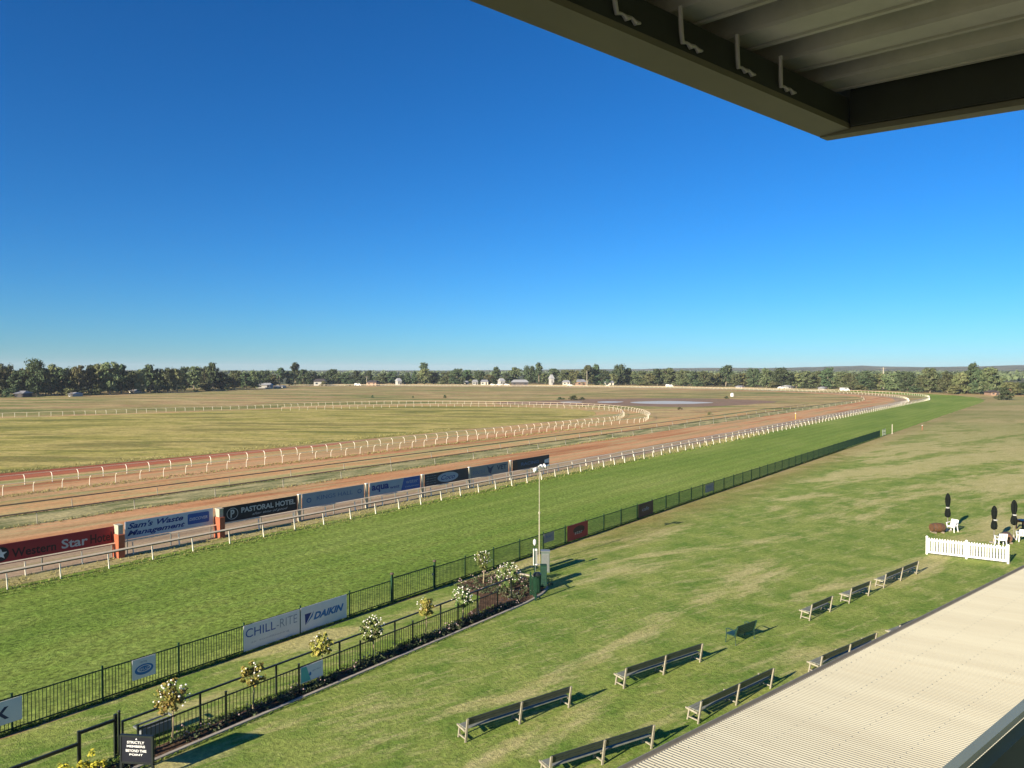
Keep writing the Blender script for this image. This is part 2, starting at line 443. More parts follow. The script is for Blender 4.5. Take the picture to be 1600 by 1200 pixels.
# lawn
lw = [Vector((-27.6, y)) for y in range(-20, 330, 4)]
lwn = [(p.x, p.y) for p in lw] + [(-29, 352), (-34, 380), (-30, 395), (60, 400), (240, 330), (260, -20)]
poly_sheet('lawn', lwn, .008, M['lawn'])
ribbon('turf_track', inner, 1.0, -18.6, .012, M['turf'], .25)
ribbon('straw_verge', inner, .55, 2.4, .020, M['straw'], .35)
ribbon('sand_track', rail2, 4.4, 15.6, .012, M['sand'], .8)
ribbon('gravel_path', rail2, .1, 4.6, .016, M['path'], .5)
# the worn straw strip seen along the far side
far = [p for p in inner if p.y > 436 or (p.x < -160)]
ribbon('pale_verge', far, -22, 9, .024, M['pale'], 5)
n2 = [p for p in rail2 if p.y < 300 and p.x > -54]
ribbon('verge_grass', n2, 15.4, 20.8, .020, M['strip_grass'], .5)
ribbon('worn_verge', [p for p in n2 if p.y < 230], 20.6, 32.4, .014, M['mixed'], 1.2)
# training loop
lo_px = [(1000, 661), (1014, 656.5), (1015, 651.5), (1003, 646), (975, 641), (930, 637), (860, 634), (780, 632.6), (690, 631.6), (600, 631.6), (500, 634), (400, 638.5), (300, 642), (200, 645.5), (100, 649.5), (0, 652.5), (-150, 658)]
lo = [(-80.8, y) for y in (-10, 30, 60, 90, 115, 135)] + [tuple(G(*p)[:2]) for p in lo_px]
loop_out = [Vector((p.x, p.y)) for p in catmull(lo, 3)]
li_px = [(950, 659), (967, 654), (973, 649), (966, 644.5), (940, 641), (890, 638.5), (820, 636.8), (740, 636), (640, 636.5), (540, 639), (440, 642)]
li = [(-87.2, y) for y in (-10, 30, 60, 90, 115, 130)] + [tuple(G(*p)[:2]) for p in li_px]
loop_in = [Vector((p.x, p.y)) for p in catmull(li, 3)]
# sand inside the loop
nn = [p for p in loop_out if p.y < 170 and p.x > -90]
outer_edge = [p for p in loop_out]
loop_sand = [(p.x, p.y) for p in offset(loop_out, -.8)]
inn_px = [(0, 654), (200, 647.3), (400, 640.5), (560, 636), (700, 634.5), (800, 636), (890, 639.5), (925, 643.5), (930, 648), (905, 654), (860, 659), (800, 664.5), (700, 674), (600, 683.5), (500, 693), (400, 703), (200, 721), (0, 740), (-200, 760)]
inn = [G(*p) for p in inn_px]
inn_s = [Vector((p.x, p.y)) for p in catmull([(p.x, p.y) for p in inn], 3)]
near_in = [q for q in inn_s]
loop_sand += [(p.x, p.y) for p in [G(-150, 660)]] + [(p.x, p.y) for p in inn_s]
poly_sheet('training_track', loop_sand, .018, M['mixed'])
rl = [(-200, 761), (0, 741), (200, 722), (400, 704), (500, 694.5), (590, 685.5), (590, 687), (500, 698), (400, 709), (200, 731), (60, 746), (-200, 774)]
poly_sheet('red_sand_lane', [(G(*p).x + random.uniform(-.5, .5), G(*p).y) for p in rl], .030, M['red_sand'])
ribbon('sand_lane', [p for p in loop_out if p.y < 135 and p.x > -83], -3.0, 6.0, .024, M['sand'], .9)
grass = [(p.x + jit(p, .8), p.y + jit(p, .5)) for p in inn_s] + [tuple(G(-200, 664)[:2])]
poly_sheet('infield_grass', grass, .034, M['yellow_grass'])
# pond and its mud
mudp = smooth_closed([G(*p) for p in [(770, 629.5), (850, 626), (960, 623), (1080, 622.5), (1170, 625), (1215, 628), (1150, 633), (1080, 636), (980, 634.5), (880, 633), (800, 632)]], 4, 1.5)
poly_sheet('mud_flat', [(p.x, p.y) for p in mudp], .010, M['mud'])
for i, pl in enumerate(([(985, 628.6), (1010, 627.0), (1050, 626.6), (1082, 627.6), (1115, 629.0), (1085, 630.9), (1045, 631.3), (1003, 630.6)],
                        [(934, 627.8), (950, 627.0), (972, 627.4), (966, 629.2), (948, 629.6), (936, 629.0)],
                        [(874, 628.2), (890, 627.5), (910, 627.9), (906, 628.9), (886, 629.3)])):
    pp = smooth_closed([G(*p) for p in pl], 3, .8)
    poly_sheet('pond_water', [(p.x, p.y) for p in pp], .016, M['water'])

# low ridge on the skyline
def hills():
    m = MB(); nx = 150; rows = [(2300, -2), (2800, 9), (3400, 19), (4200, 27), (5200, 20)]
    vs = []
    for i in range(nx + 1):
        az = R(-48 + 110 * i / nx)
        for (d, h) in rows:
            w = FW * math.cos(az) + RT * math.sin(az)
            side = min(1, max(0, (math.degrees(az) + 5) / 30))
            hh = h * (.35 + .75 * side) * (1 + .35 * noise.noise(Vector((az * 9, d * .001, 0))) + .12 * noise.noise(Vector((az * 60, d * .01, 5))))
            vs.append((w.x * d, w.y * d, hh))
    k = len(rows); fs = [(i * k + j, (i + 1) * k + j, (i + 1) * k + j + 1, i * k + j + 1) for i in range(nx) for j in range(k - 1)]
    m.add(vs, fs); o = m.build('hills', M['hills'], smooth=True)
    tag(o, kind='structure')
hills()

# rough grass along the rail feet and fence lines
def tufts(name, label, mat, spans, seed):
    rng = random.Random(seed); m = MB()
    for (xa, xb, y0, y1, per, h) in spans:
        n = int((y1 - y0) * per)
        for _ in range(n):
            x = rng.uniform(xa, xb); y = y0 + (y1 - y0) * rng.random() ** 1.4; hh = h * rng.uniform(.5, 1.4)
            for _b in range(6):
                a = rng.uniform(0, 6.28); l = rng.uniform(.2, .9) * hh; w = .012 + .0004 * y
                m.add([(x - w * math.sin(a), y + w * math.cos(a), .01), (x + w * math.sin(a), y - w * math.cos(a), .01), (x + l * math.cos(a), y + l * math.sin(a), hh * rng.uniform(.7, 1.1))], [(0, 1, 2)])
    return tag(m.build(name, mat), label, 'grass', kind='stuff')
M['tuft_green'] = leaf('tuft_green', (.12, .21, .03), (.17, .26, .05), (.28, .30, .09), 3, .0)
M['tuft_straw'] = leaf('tuft_straw', (.24, .24, .07), (.38, .34, .14), (.50, .43, .20), 3, .0)
tufts('rail_grass', 'rough straw grass growing along the feet of the running rail', M['tuft_straw'], [(-48.6, -45.7, 10, 140, 22, .13), (-64.6, -63.6, 10, 120, 12, .16), (-69.6, -68.8, 10, 120, 10, .16), (-81.4, -79.6, 20, 130, 14, .2), (-100.5, -98, 20, 110, 10, .3)], 31)
tufts('fence_grass', 'longer green grass left by the mower along the steel fence and kerb', M['tuft_green'], [(-28.05, -27.75, 8, 120, 45, .10), (-45.8, -45.0, 12, 110, 16, .10), (-22.28, -22.18, 8, 29, 60, .05), (-23.5, -23.15, 9, 29, 30, .09)], 32)

# ------------------------------------------------------------------ running rails
def running_rail(name, label, path, start, spacing, h, mat, cap_mat, style, maxparts=100, group=None, lip=True, rr=.075, pr=.035, lean=.12):
    t = thing(name, label, 'rail', (path[0].x, path[0].y, 0), 0, group)
    o = path[0]
    loc = [Vector((p.x - o.x, p.y - o.y, 0)) for p in path]
    def sweep(prof):
        m = MB(); k = len(prof); vs = []
        for i, p in enumerate(loc):
            d_ = (loc[min(i + 1, len(loc) - 1)] - loc[max(i - 1, 0)]).normalized(); nx_ = Vector((d_.y, -d_.x, 0))
            vs += [p + nx_ * a + Vector((0, 0, h + z)) for a, z in prof]
        m.add(vs, [(i * k + j, i * k + (j + 1) % k, (i + 1) * k + (j + 1) % k, (i + 1) * k + j) for i in range(len(loc) - 1) for j in range(k)] + [tuple(range(k)), tuple(reversed(range((len(loc) - 1) * k, len(loc) * k)))])
        bm_ = m.build('x', cap_mat, t); return bm_
    if rr > .052: r_ = sweep([(-.6 * rr, .75 * rr), (-.3 * rr, .85 * rr), (.75 * rr, -.15 * rr), (.7 * rr, -.5 * rr), (-.6 * rr, -.5 * rr)]); r_.name = 'rail'; r_.data.name = 'rail'
    else: m = MB(); m.tube([p + Vector((0, 0, h)) for p in loc], rr, 8, .9); m.build('rail', cap_mat, t, True)
    if lip:
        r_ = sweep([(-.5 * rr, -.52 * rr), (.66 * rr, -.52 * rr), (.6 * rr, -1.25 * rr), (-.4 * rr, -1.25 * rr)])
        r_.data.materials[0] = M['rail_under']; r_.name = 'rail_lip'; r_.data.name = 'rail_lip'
    rs = resample([Vector((p.x, p.y)) for p in loc], spacing, start)
    def post(m, p, d):
        nx = Vector((-d.y, d.x, 0)); b = Vector((p.x, p.y, 0))
        if style == 'straight':
            m.bar(b - nx * lean + Vector((0, 0, -.05)), b + Vector((0, 0, h - rr * 1.7)), pr * 3.2, pr * .9, Vector((d.x, d.y, 0)))
        else:   # gooseneck
            m.tube([b + nx * (.42 * style) + Vector((0, 0, -.05)), b + nx * (.40 * style) + Vector((0, 0, h * .62)), b + nx * (.26 * style) + Vector((0, 0, h * .88)), b + Vector((0, 0, h - .03))], pr, 6)
    cam = Vector((-o.x, -o.y))
    rs.sort(key=lambda pd: (pd[0] - cam).length)
    vis = [x for x in rs]
    for p, d in vis[:maxparts]:
        m = MB(); post(m, p, d); m.build('post', mat, t)
    if vis[maxparts:]:
        m = MB()
        for p, d in vis[maxparts:]: post(m, p, d)
        tag(m.build('post', mat, t), kind='stuff')
    return t
Y0 = YL(-46.4, 90)
def clip(path, ymin, pred=lambda p: True): return [p for p in path if p.y >= ymin and pred(p)]
pin = clip(inner, Y0 - 2.67 * 3, lambda p: p.x > -470)
st = 0.0
pin[0] = Vector((-46.4, Y0 - 2.67 * 2.5)); 
running_rail('running_rail', 'long cream running rail with thin upright posts along the far edge of the green turf', pin, -2.67 * .5, 2.67, 1.0, M['white_rail'], M['cream_rail'], 'straight', rr=.075, pr=.034)
p2 = clip(rail2, YL(-48.7, -110), lambda p: p.x > -470)
running_rail('running_rail', 'second cream running rail just behind the first, passing under the advertising boards', p2, 0, 3.1, .93, M['white_rail'], M['cream_rail'], 'straight', lip=False, rr=.055, pr=.036)
p3 = offset([p for p in rail2 if p.y > 8 and p.x > -62], 15.7)
running_rail('running_rail', 'dull brown low rail between the orange sand and the narrow grass strip', p3, 0, 7.5, .95, M['post_cream'], M['dull_rail'], 'straight', 60, lip=False, rr=.07, pr=.03)
p4 = offset([p for p in rail2 if p.y > 8 and p.y < 250], 20.6)
running_rail('running_rail', 'dull brown low rail on the infield side of the narrow grass strip', p4, 3, 7.5, .95, M['post_cream'], M['dull_rail'], 'straight', 60, lip=False, rr=.07, pr=.03)
po = clip(loop_out, 8, lambda p: True); po = [p for p in loop_out if not (p.x > -82 and p.y < 14)]
running_rail('training_rail', 'outer gooseneck white rail of the inner sand loop, curving round at its right end', po, 1.2, 2.6, 1.12, M['white_rail'], M['cream_rail'], 1, lip=False, rr=.036, pr=.034)
pi2 = [p for p in loop_in if not (p.x > -88 and p.y < 14)]
running_rail('training_rail', 'inner gooseneck white rail of the inner sand loop, beside the red sand', pi2, 0, 2.6, 1.12, M['white_rail'], M['cream_rail'], -1, lip=False, rr=.036, pr=.034)

# ------------------------------------------------------------------ advertising boards behind the rail
BX = -48.98
def board(label, px0, px1, z0, z1, mat, draw, X=BX, name='advertising_board', y0=None, y1=None, thick=.05, legs=True, group='advertising boards beside the sand track', posts=()):
    ya = YL(X, px0) if y0 is None else y0; yb = YL(X, px1) if y1 is None else y1
    t = thing(name, label, 'sign', (X, ya, 0), 0, group)
    W = yb - ya
    m = MB(); m.box((0, W / 2, (z0 + z1) / 2), (thick, W, z1 - z0)); m.build('panel', mat, t)
    if legs:
        m = MB()
        for y in [.15, W / 2, W - .15]: m.box((-thick / 2 - .04, y, (z1 - .05) / 2), (.06, .06, z1 - .05))
        m.build('frame', M['galv'], t)
    parts = {}
    def P(k):
        if k not in parts: parts[k] = MB()
        return parts[k]
    draw(P, W, z0, z1 - z0, thick / 2 + .004)
    for k, mb in parts.items():
        nm, col = k.split(':')[:2]; mb.build(nm, S[col], t)
    return t
def d1(P, W, z0, H, x):
    disc(P('emblem:black'), W - 6.35, z0 + H * .52, .42, .42, x)
    s = P('emblem_star:chalk'); pts = []
    for k in range(10):
        a = R(90 + 36 * k); r = .33 if k % 2 == 0 else .14
        pts.append((x + .003, W - 6.35 + r * math.cos(a), z0 + H * .52 + r * math.sin(a)))
    s.add(pts, [tuple(range(10))])
    put_text(P('lettering:darkred'), 'Western', W - 5.80, W - 3.45, z0 + H * .26, z0 + H * .70, x, .02)
    put_text(P('star_lettering:silver'), 'Star', W - 3.15, W - 1.65, z0 + H * .26, z0 + H * .74, x, .02)
    put_text(P('lettering:darkred:2'), 'Hotel', W - 1.5, W - .2, z0 + H * .26, z0 + H * .74, x, .02)
board('dark red advertising board lettered Western Star Hotel with a white star', -70, 177, .80, 1.98, S['red'], d1)
def d2(P, W, z0, H, x):
    put_text(P('lettering:deepblue'), "Sam's Waste", .15, W * .64, z0 + H * .56, z0 + H * .90, x, .03, .35)
    put_text(P('lettering:deepblue:2'), "Management", .12, W * .66, z0 + H * .08, z0 + H * .47, x, .03, .35)
    rrect(P('logo_plate:blue'), W * .69, W * .95, z0 + H * .22, z0 + H * .86, x, .09)
    put_text(P('logo_lettering:lightblue'), 'DISCOVER', W * .71, W * .93, z0 + H * .44, z0 + H * .62, x + .003, .02, .2)
board("pale blue advertising board lettered Sam's Waste Management", 193, 331, .98, 2.13, S['lightblue'], d2)
def d3(P, W, z0, H, x):
    disc(P('emblem:silver'), .78, z0 + H * .5, .46, .42, x, 30, .90)
    put_text(P('emblem_letter:silver'), 'P', .62, .95, z0 + H * .25, z0 + H * .76, x, .03)
    put_text(P('lettering:silver'), 'PASTORAL HOTEL', 1.5, W - .2, z0 + H * .45, z0 + H * .80, x, .03)
    put_text(P('script:silver'), 'after time of good', 2.4, W - .9, z0 + H * .14, z0 + H * .34, x, .0, .4)
board('black advertising board lettered Pastoral Hotel with a round P emblem', 346, 463, .93, 2.06, S['black'], d3)
def d4(P, W, z0, H, x):
    put_text(P('lettering:dimblue'), "KINGS HALL", W * .22, W * .80, z0 + H * .42, z0 + H * .72, x, .0)
    disc(P('emblem:dimblue'), W * .10, z0 + H * .5, .25, .2, x, 14, .6)
    disc(P('emblem:dimblue:2'), W * .92, z0 + H * .55, .25, .2, x, 14, .6)
board('grey blue advertising board with faint lettering Kings Hall', 471, 568, .93, 2.10, S['steel'], d4)
def d5(P, W, z0, H, x):
    m = P('right_field:blue'); m.add([(x - .001, W * .60, z0 + .02), (x - .001, W - .02, z0 + .02), (x - .001, W - .02, z0 + H - .02), (x - .001, W * .66, z0 + H - .02)], [(0, 1, 2, 3)])
    put_text(P('lettering:deepblue'), 'aqua', .2, W * .36, z0 + H * .22, z0 + H * .78, x, .04)
    put_text(P('lettering:deepblue:2'), 'west', W * .38, W * .57, z0 + H * .30, z0 + H * .52, x, .01)
    put_text(P('tagline:aqua'), 'water', W * .70, W * .95, z0 + H * .50, z0 + H * .76, x + .002, .0)
    put_text(P('tagline:aqua:2'), 'solutions', W * .68, W * .97, z0 + H * .20, z0 + H * .36, x + .002, .0)
board('blue and grey advertising board lettered aqua west', 577, 656, .95, 2.10, S['aqua'], d5)
def d6(P, W, z0, H, x):
    disc(P('oval:aqua'), W * .52, z0 + H * .5, W * .24, H * .40, x)
    put_text(P('lettering:deepblue'), 'Coco', W * .36, W * .68, z0 + H * .30, z0 + H * .70, x + .003, .01, .4)
    for k in range(4): put_text(P('small_print:aqua:%d' % k), 'open every day', W * .03, W * .25, z0 + H * (.14 + k * .2), z0 + H * (.24 + k * .2), x, .0)
board('dark navy advertising board with a pale oval in the middle', 663, 731, .93, 2.10, S['navy'], d6)
def d7(P, W, z0, H, x):
    put_text(P('lettering:dimblue'), 'SOUTH', W * .05, W * .36, z0 + H * .30, z0 + H * .62, x, .0)
    put_text(P('lettering:ink'), 'VET', W * .68, W * .95, z0 + H * .35, z0 + H * .80, x, .03)
    m = P('emblem:ink'); m.add([(x, W * .42, z0 + H * .9), (x, W * .46, z0 + H * .3), (x, W * .52, z0 + H * .12), (x, W * .55, z0 + H * .5), (x, W * .60, z0 + H * .85), (x, W * .50, z0 + H * .65)], [(0, 1, 2, 3, 4, 5)])
board('plain grey advertising board ending in the letters VET', 735, 794, .93, 2.08, S['grey'], d7)
def d8(P, W, z0, H, x):
    put_text(P('lettering:dimblue'), 'RACING', W * .22, W * .70, z0 + H * .35, z0 + H * .65, x, .02)
    m = P('left_edge:brown'); m.add([(x, .02, z0 + .02), (x, W * .12, z0 + .02), (x, W * .12, z0 + H - .02), (x, .02, z0 + H - .02)], [(0, 1, 2, 3)])
    m = P('right_edge:white'); m.add([(x, W * .86, z0 + .3), (x, W - .02, z0 + .25), (x, W - .02, z0 + H * .66), (x, W * .86, z0 + H * .55)], [(0, 1, 2, 3)])
board('near black advertising board farthest along the row, with a white corner', 801, 858, .93, 2.10, S['navy'], d8)
# orange piers with white heads
for px, lab in ((183, 'orange painted pier with white head between the red and the pale blue board'), (341, 'orange painted pier with white head between the pale blue and the black board')):
    t = thing('pier', lab, 'pier', (-48.62, YL(-48.62, px), 0), 0, 'orange piers between the boards')
    m = MB(); m.box((0, 0, .75), (.80, .40, 1.5)); m.build('shaft', M['orange_paint'], t)
    m = MB(); m.box((-.05, .02, 1.78), (.55, .30, .55)); m.box((-.05, .02, 2.08), (.62, .36, .05)); m.build('head', M['post_cream'], t)
for px, lab in ((466.5, 'slim pale post between the black board and the grey blue board'), (572, 'slim pale post between the grey blue board and the aqua board'), (659.5, 'slim pale post between the aqua board and the navy board with the oval'), (733, 'slim pale post between the oval board and the plain grey board'), (797.5, 'slim pale post between the plain grey board and the last near black board')):
    t = thing('board_post', lab, 'post', (-48.9, YL(-48.9, px), 0), 0, 'slim posts between the boards')
    m = MB(); m.box((0, 0, 1.05), (.16, .22, 2.1)); m.build('shaft', M['post_cream'], t)
    m = MB(); m.box((0, 0, 2.13), (.2, .27, .06)); m.build('cap', M['white'], t)

# ------------------------------------------------------------------ green steel fence
def steel_fence(name, label, X, ys, h, mat, pick=.11, post_h=.06, bottom=.09, pr=.009, group=None, merge_after=100):
    t = thing(name, label, 'fence', (X, ys[0], 0), 0, group)
    m0 = ys[0]
    for i, y in enumerate(ys):
        m = MB(); m.box((0, y - m0, (h + post_h) / 2), (.055, .055, h + post_h)); m.box((0, y - m0, h + post_h + .008), (.07, .07, .016)); m.build('post', mat, t)
    for a, b in zip(ys[:-1], ys[1:]):
        a -= m0; b -= m0; m = MB()
        m.box((0, (a + b) / 2, h - .06), (.032, b - a - .056, .04)); m.box((0, (a + b) / 2, bottom + .03), (.032, b - a - .056, .04))
        n = int((b - a) / pick)
        for k in range(1, n):
            y = a + (b - a) * k / n
            m.box((0, y, (h + bottom) / 2 - .01), (pr * 2, pr * 2, h - bottom - .03))
        m.build('panel', mat, t)
    return t
FX = -27.9
ypost = [YL(FX, 155) - 2.86 * 2 + 2.86 * k for k in range(7)]       # up to the gate
gy0 = YL(FX, 610); gy1 = YL(FX, 677)
ypost = [y for y in ypost if y < gy0 - 1.0] + [gy0]
steel_fence('steel_fence', 'green palisade fence along the near side of the turf, left of its gate', FX, ypost, 1.22, M['green_steel'])
ys = [gy1 + 2.62 * k for k in range(46)]
yend = YL(FX, 1380); ys = [y for y in ys if y < yend] 
steel_fence('steel_fence', 'green palisade fence running on from the gate into the distance', FX, ys, 1.22, M['green_steel'], pick=.11, pr=.010)
# gate
t = thing('gate', 'green steel gate with taller capped posts in the palisade fence', 'gate', (FX, gy0, 0))
for k, y in enumerate((.0, gy1 - gy0)):
    m = MB(); m.box((.07, y, .74), (.085, .085, 1.48)); q = m.build('post', M['green_steel'], t)
    m = MB(); m.lathe([(.03, 1.48), (.09, 1.50), (.11, 1.54), (.09, 1.58), (.02, 1.61)], 10, (.07, y, 0)); m.build('cap', M['dull_rail'], q)
m = MB(); L = gy1 - gy0
m.box((.07, L / 2, 1.30), (.045, L - .1, .05)); m.box((.07, L / 2, .14), (.045, L - .1, .05))
for y in (.08, L - .08): m.box((.07, y, .72), (.045, .045, 1.12))
for k in range(1, 22): m.box((.07, .08 + (L - .16) * k / 22, .72), (.018, .018, 1.12))
m.build('leaf', M['green_steel'], t)
m = MB(); m.box((.11, L - .2, .85), (.05, .12, .09)); m.build('latch', M['galv'], t)

# signs hung on the fence (their own things)
SX = FX + .045
def fsign(label, px0, px1, z0, z1, mat, draw): return board(label, px0, px1, z0, z1, mat, draw, X=SX, name='fence_sign', thick=.02, legs=False, group='signs hung on the steel fence')
def e1(P, W, z0, H, x): put_text(P('lettering:ink'), 'X', W * .22 - .12, W * .62, z0 + H * .22, z0 + H * .74, x, .03)
fsign('cut off white sign with a dark X at the left edge of the photo', -28, 28, .36, 1.14, S['white'], e1)
def e2(P, W, z0, H, x):
    disc(P('oval:midblue'), W * .5, z0 + H * .42, W * .40, H * .26, x)
    disc(P('oval_ring:white'), W * .5, z0 + H * .45, W * .30, H * .16, x + .002, 24, .82)
    put_text(P('lettering:white'), 'ISUZ', W * .26, W * .74, z0 + H * .37, z0 + H * .50, x + .003, .0, .3)
    put_text(P('small_print:greytext'), 'racing', W * .32, W * .62, z0 + H * .74, z0 + H * .86, x, .0)
fsign('small pale sign with a blue oval logo', 202, 239, .40, 1.16, S['white'], e2)
def e3(P, W, z0, H, x):
    put_text(P('lettering:blue'), 'CHILL', W * .03, W * .55, z0 + H * .50, z0 + H * .84, x, .0)
    put_text(P('thin_lettering:greytext'), '-RITE', W * .57, W * .95, z0 + H * .50, z0 + H * .84, x, -.01)
    put_text(P('small_print:greytext'), 'air conditioning', W * .12, W * .80, z0 + H * .22, z0 + H * .32, x, -.01)
fsign('wide pale sign lettered CHILL-RITE', 378, 466, .08, 1.17, S['white'], e3)
def e4(P, W, z0, H, x):
    put_text(P('lettering:midblue'), 'DAIKIN', W * .26, W * .93, z0 + H * .36, z0 + H * .66, x, .05, .35)
    P('emblem:deepblue').add([(x, W * .08, z0 + H * .70), (x, W * .09, z0 + H * .24), (x, W * .22, z0 + H * .70)], [(0, 1, 2)])
    P('emblem_light:midblue').add([(x + .001, W * .105, z0 + H * .26), (x + .001, W * .24, z0 + H * .52), (x + .001, W * .27, z0 + H * .74)], [(0, 1, 2)])
fsign('wide pale sign lettered DAIKIN with a blue triangle', 468, 540, .08, 1.19, S['white'], e4)
def e5(P, W, z0, H, x):
    put_text(P('lettering:silver'), 'star', W * .34, W * .72, z0 + H * .32, z0 + H * .5, x, -.01)
    disc(P('badge:darkred'), W * .55, z0 + H * .58, W * .28, H * .26, x - .001)
fsign('dull red sign halfway along the steel fence', 887, 919, .10, 1.18, S['red'], e5)
def e6(P, W, z0, H, x):
    disc(P('badge:brown'), W * .5, z0 + H * .55, W * .36, H * .32, x - .001)
    put_text(P('lettering:greytext'), 'cafe', W * .25, W * .72, z0 + H * .42, z0 + H * .68, x, .0)
fsign('dark brown sign farther along than the red one', 998, 1021, .08, 1.19, S['maroon'], e6)
def e7(P, W, z0, H, x): put_text(P('lettering:dimblue'), 'bar', W * .2, W * .8, z0 + H * .5, z0 + H * .8, x, 0)
fsign('small faded grey sign high on the fence behind the speaker pole', 850, 866, .55, 1.14, S['grey'], e7)
fsign('small faded grey green sign on the distant part of the fence', 1103, 1116, .35, 1.1, S['grey'], e7)
# white marker post and the plain low rail past the end of the fence
t = thing('marker_post', 'white marker post past the far end of the steel fence', 'post', tuple(G(1394, 678)))
m = MB(); m.lathe([(.08, 0), (.08, 1.7), (.05, 1.8), (.02, 1.84)], 10); m.build('shaft', M['post_cream'], t)
m = MB(); m.lathe([(.2, 0), (.2, .08)], 10); m.build('base', M['concrete'], t)
t = thing('mesh_gate', 'pale mesh gate leaf closing the far end of the steel fence', 'gate', (FX, yend, 0))
m = MB()
for y in (0, 2.4): m.box((0, y, .6), (.06, .06, 1.2))
for z in (.1, .6, 1.17): m.box((0, 1.2, z), (.04, 2.34, .04))
m.build('frame', M['galv'], t)
m = MB()
for k in range(1, 12): m.box((0, .2 * k, .63), (.012, .012, 1.0))
m.build('mesh', M['galv'], t)
for i, (px, py, lab) in enumerate(((1441, 672, 'short brown stake in the dry grass beyond the fence end'), (1243, 655, 'small yellow marker post beside the orange sand'))):
    t = thing('marker_stake' if i == 0 else 'distance_marker', lab, 'post', tuple(G(px, py)))
    m = MB(); m.box((0, 0, .45 if i == 0 else .7), (.09, .09, .9 if i == 0 else 1.4)); m.build('shaft', M['orange_paint'] if i == 0 else M['yellow'], t)
    m = MB(); m.box((0, 0, .93 if i == 0 else 1.46), (.2, .2, .06 if i == 0 else .12)); m.build('cap', M['white'], t)

# ------------------------------------------------------------------ garden bed, kerb and the two black fences
bed = [(-22.42, 6)] + [(-22.42, y) for y in (10, 15, 20, 25, 29)] + [(-22.5, 31), (-23.0, 33.0), (-24.2, 34.2), (-26.0, 34.4), (-27.2, 33.6), (-27.5, 32), (-27.3, 30.6), (-26.2, 30.1), (-25, 29.9), (-24.0, 28.6)] + [(-23.15, y) for y in (25, 20, 15, 10, 6)]
poly_sheet('garden_bed', bed, .016, M['mulch'])
kp = catmull([(-22.34, y) for y in (6, 10, 15, 20, 25, 29)] + [(-22.44, 31.2), (-22.95, 33.2), (-24.2, 34.4), (-26.0, 34.6), (-27.3, 34.0)], .7)
m = MB()
for a, b in zip(kp[:-1], kp[1:]): m.bar((a.x, a.y, .03), (b.x, b.y, .03), .13, .09)
tag(m.build('garden_kerb', M['concrete']), 'thin pale concrete kerb edging the rose bed', 'kerb')
yf = [YL(-22.8, 348) + 2.95 * k for k in range(-1, 6)]
steel_fence('garden_fence', 'low black palisade fence in front of the roses, beside the kerb', -22.75, yf, 1.04, M['black_steel'], pick=.13, pr=.008, post_h=.08)
def rail_fence(label, X, ys, h):
    t = thing('rail_fence', label, 'fence', (X, ys[0], 0))
    for y in ys:
        m = MB(); m.box((0, y - ys[0], h / 2), (.055, .055, h)); m.build('post', M['black_steel'], t)
    m = MB(); m.box((0, (ys[-1] - ys[0]) / 2, h + .025), (.07, ys[-1] - ys[0] + .06, .05)); m.build('top_rail', M['black_steel'], t)
    return t
yr = [YL(-23.3, p) for p in (187, 310, 430, 530, 617, 689, 747, 800)]
rail_fence('black single rail fence standing just behind the roses', -23.35, yr, 1.1)
# green gate and cabinets by the pole at the end of the bed
t = thing('garden_gate', 'short dark green gate at the far end of the rose bed', 'gate', (-23.0, YL(-23.0, 829), 0), R(-38))
for x in (0, .95):
    m = MB(); m.box((x, 0, .62), (.08, .08, 1.24)); m.build('post', M['green_steel'], t)
m = MB(); m.box((.475, 0, 1.08), (.86, .035, .04)); m.box((.475, 0, .16), (.86, .035, .04))
for k in range(1, 9): m.box((.04 + .87 * k / 9, 0, .62), (.016, .016, .9))
m.build('leaf', M['green_steel'], t)

# ------------------------------------------------------------------ foliage helpers
def leaves(m, c, rad, n, size, up=.25, rng=random, shell=.55):
    for _ in range(n):
        a = rng.uniform(0, 2 * math.pi); z = rng.uniform(-1, 1); s = math.sqrt(1 - z * z)
        r = rng.uniform(shell, 1.0)
        d = Vector((s * math.cos(a), s * math.sin(a), z))
        p = Vector(c) + Vector((d.x * rad[0], d.y * rad[1], d.z * rad[2])) * r
        nrm = (d + Vector((rng.uniform(-.8, .8), rng.uniform(-.8, .8), rng.uniform(-.5, .9) + up))).normalized()
        t = nrm.cross(Vector((rng.uniform(-1, 1), rng.uniform(-1, 1), rng.uniform(-1, 1)))).normalized(); b = nrm.cross(t)
        s1 = size * rng.uniform(.6, 1.3); s2 = s1 * rng.uniform(.45, .8)
        m.add([p - t * s1, p + b * s2 - t * s1 * .1, p + t * s1, p - b * s2 + t * s1 * .1], [(0, 1, 2, 3)])
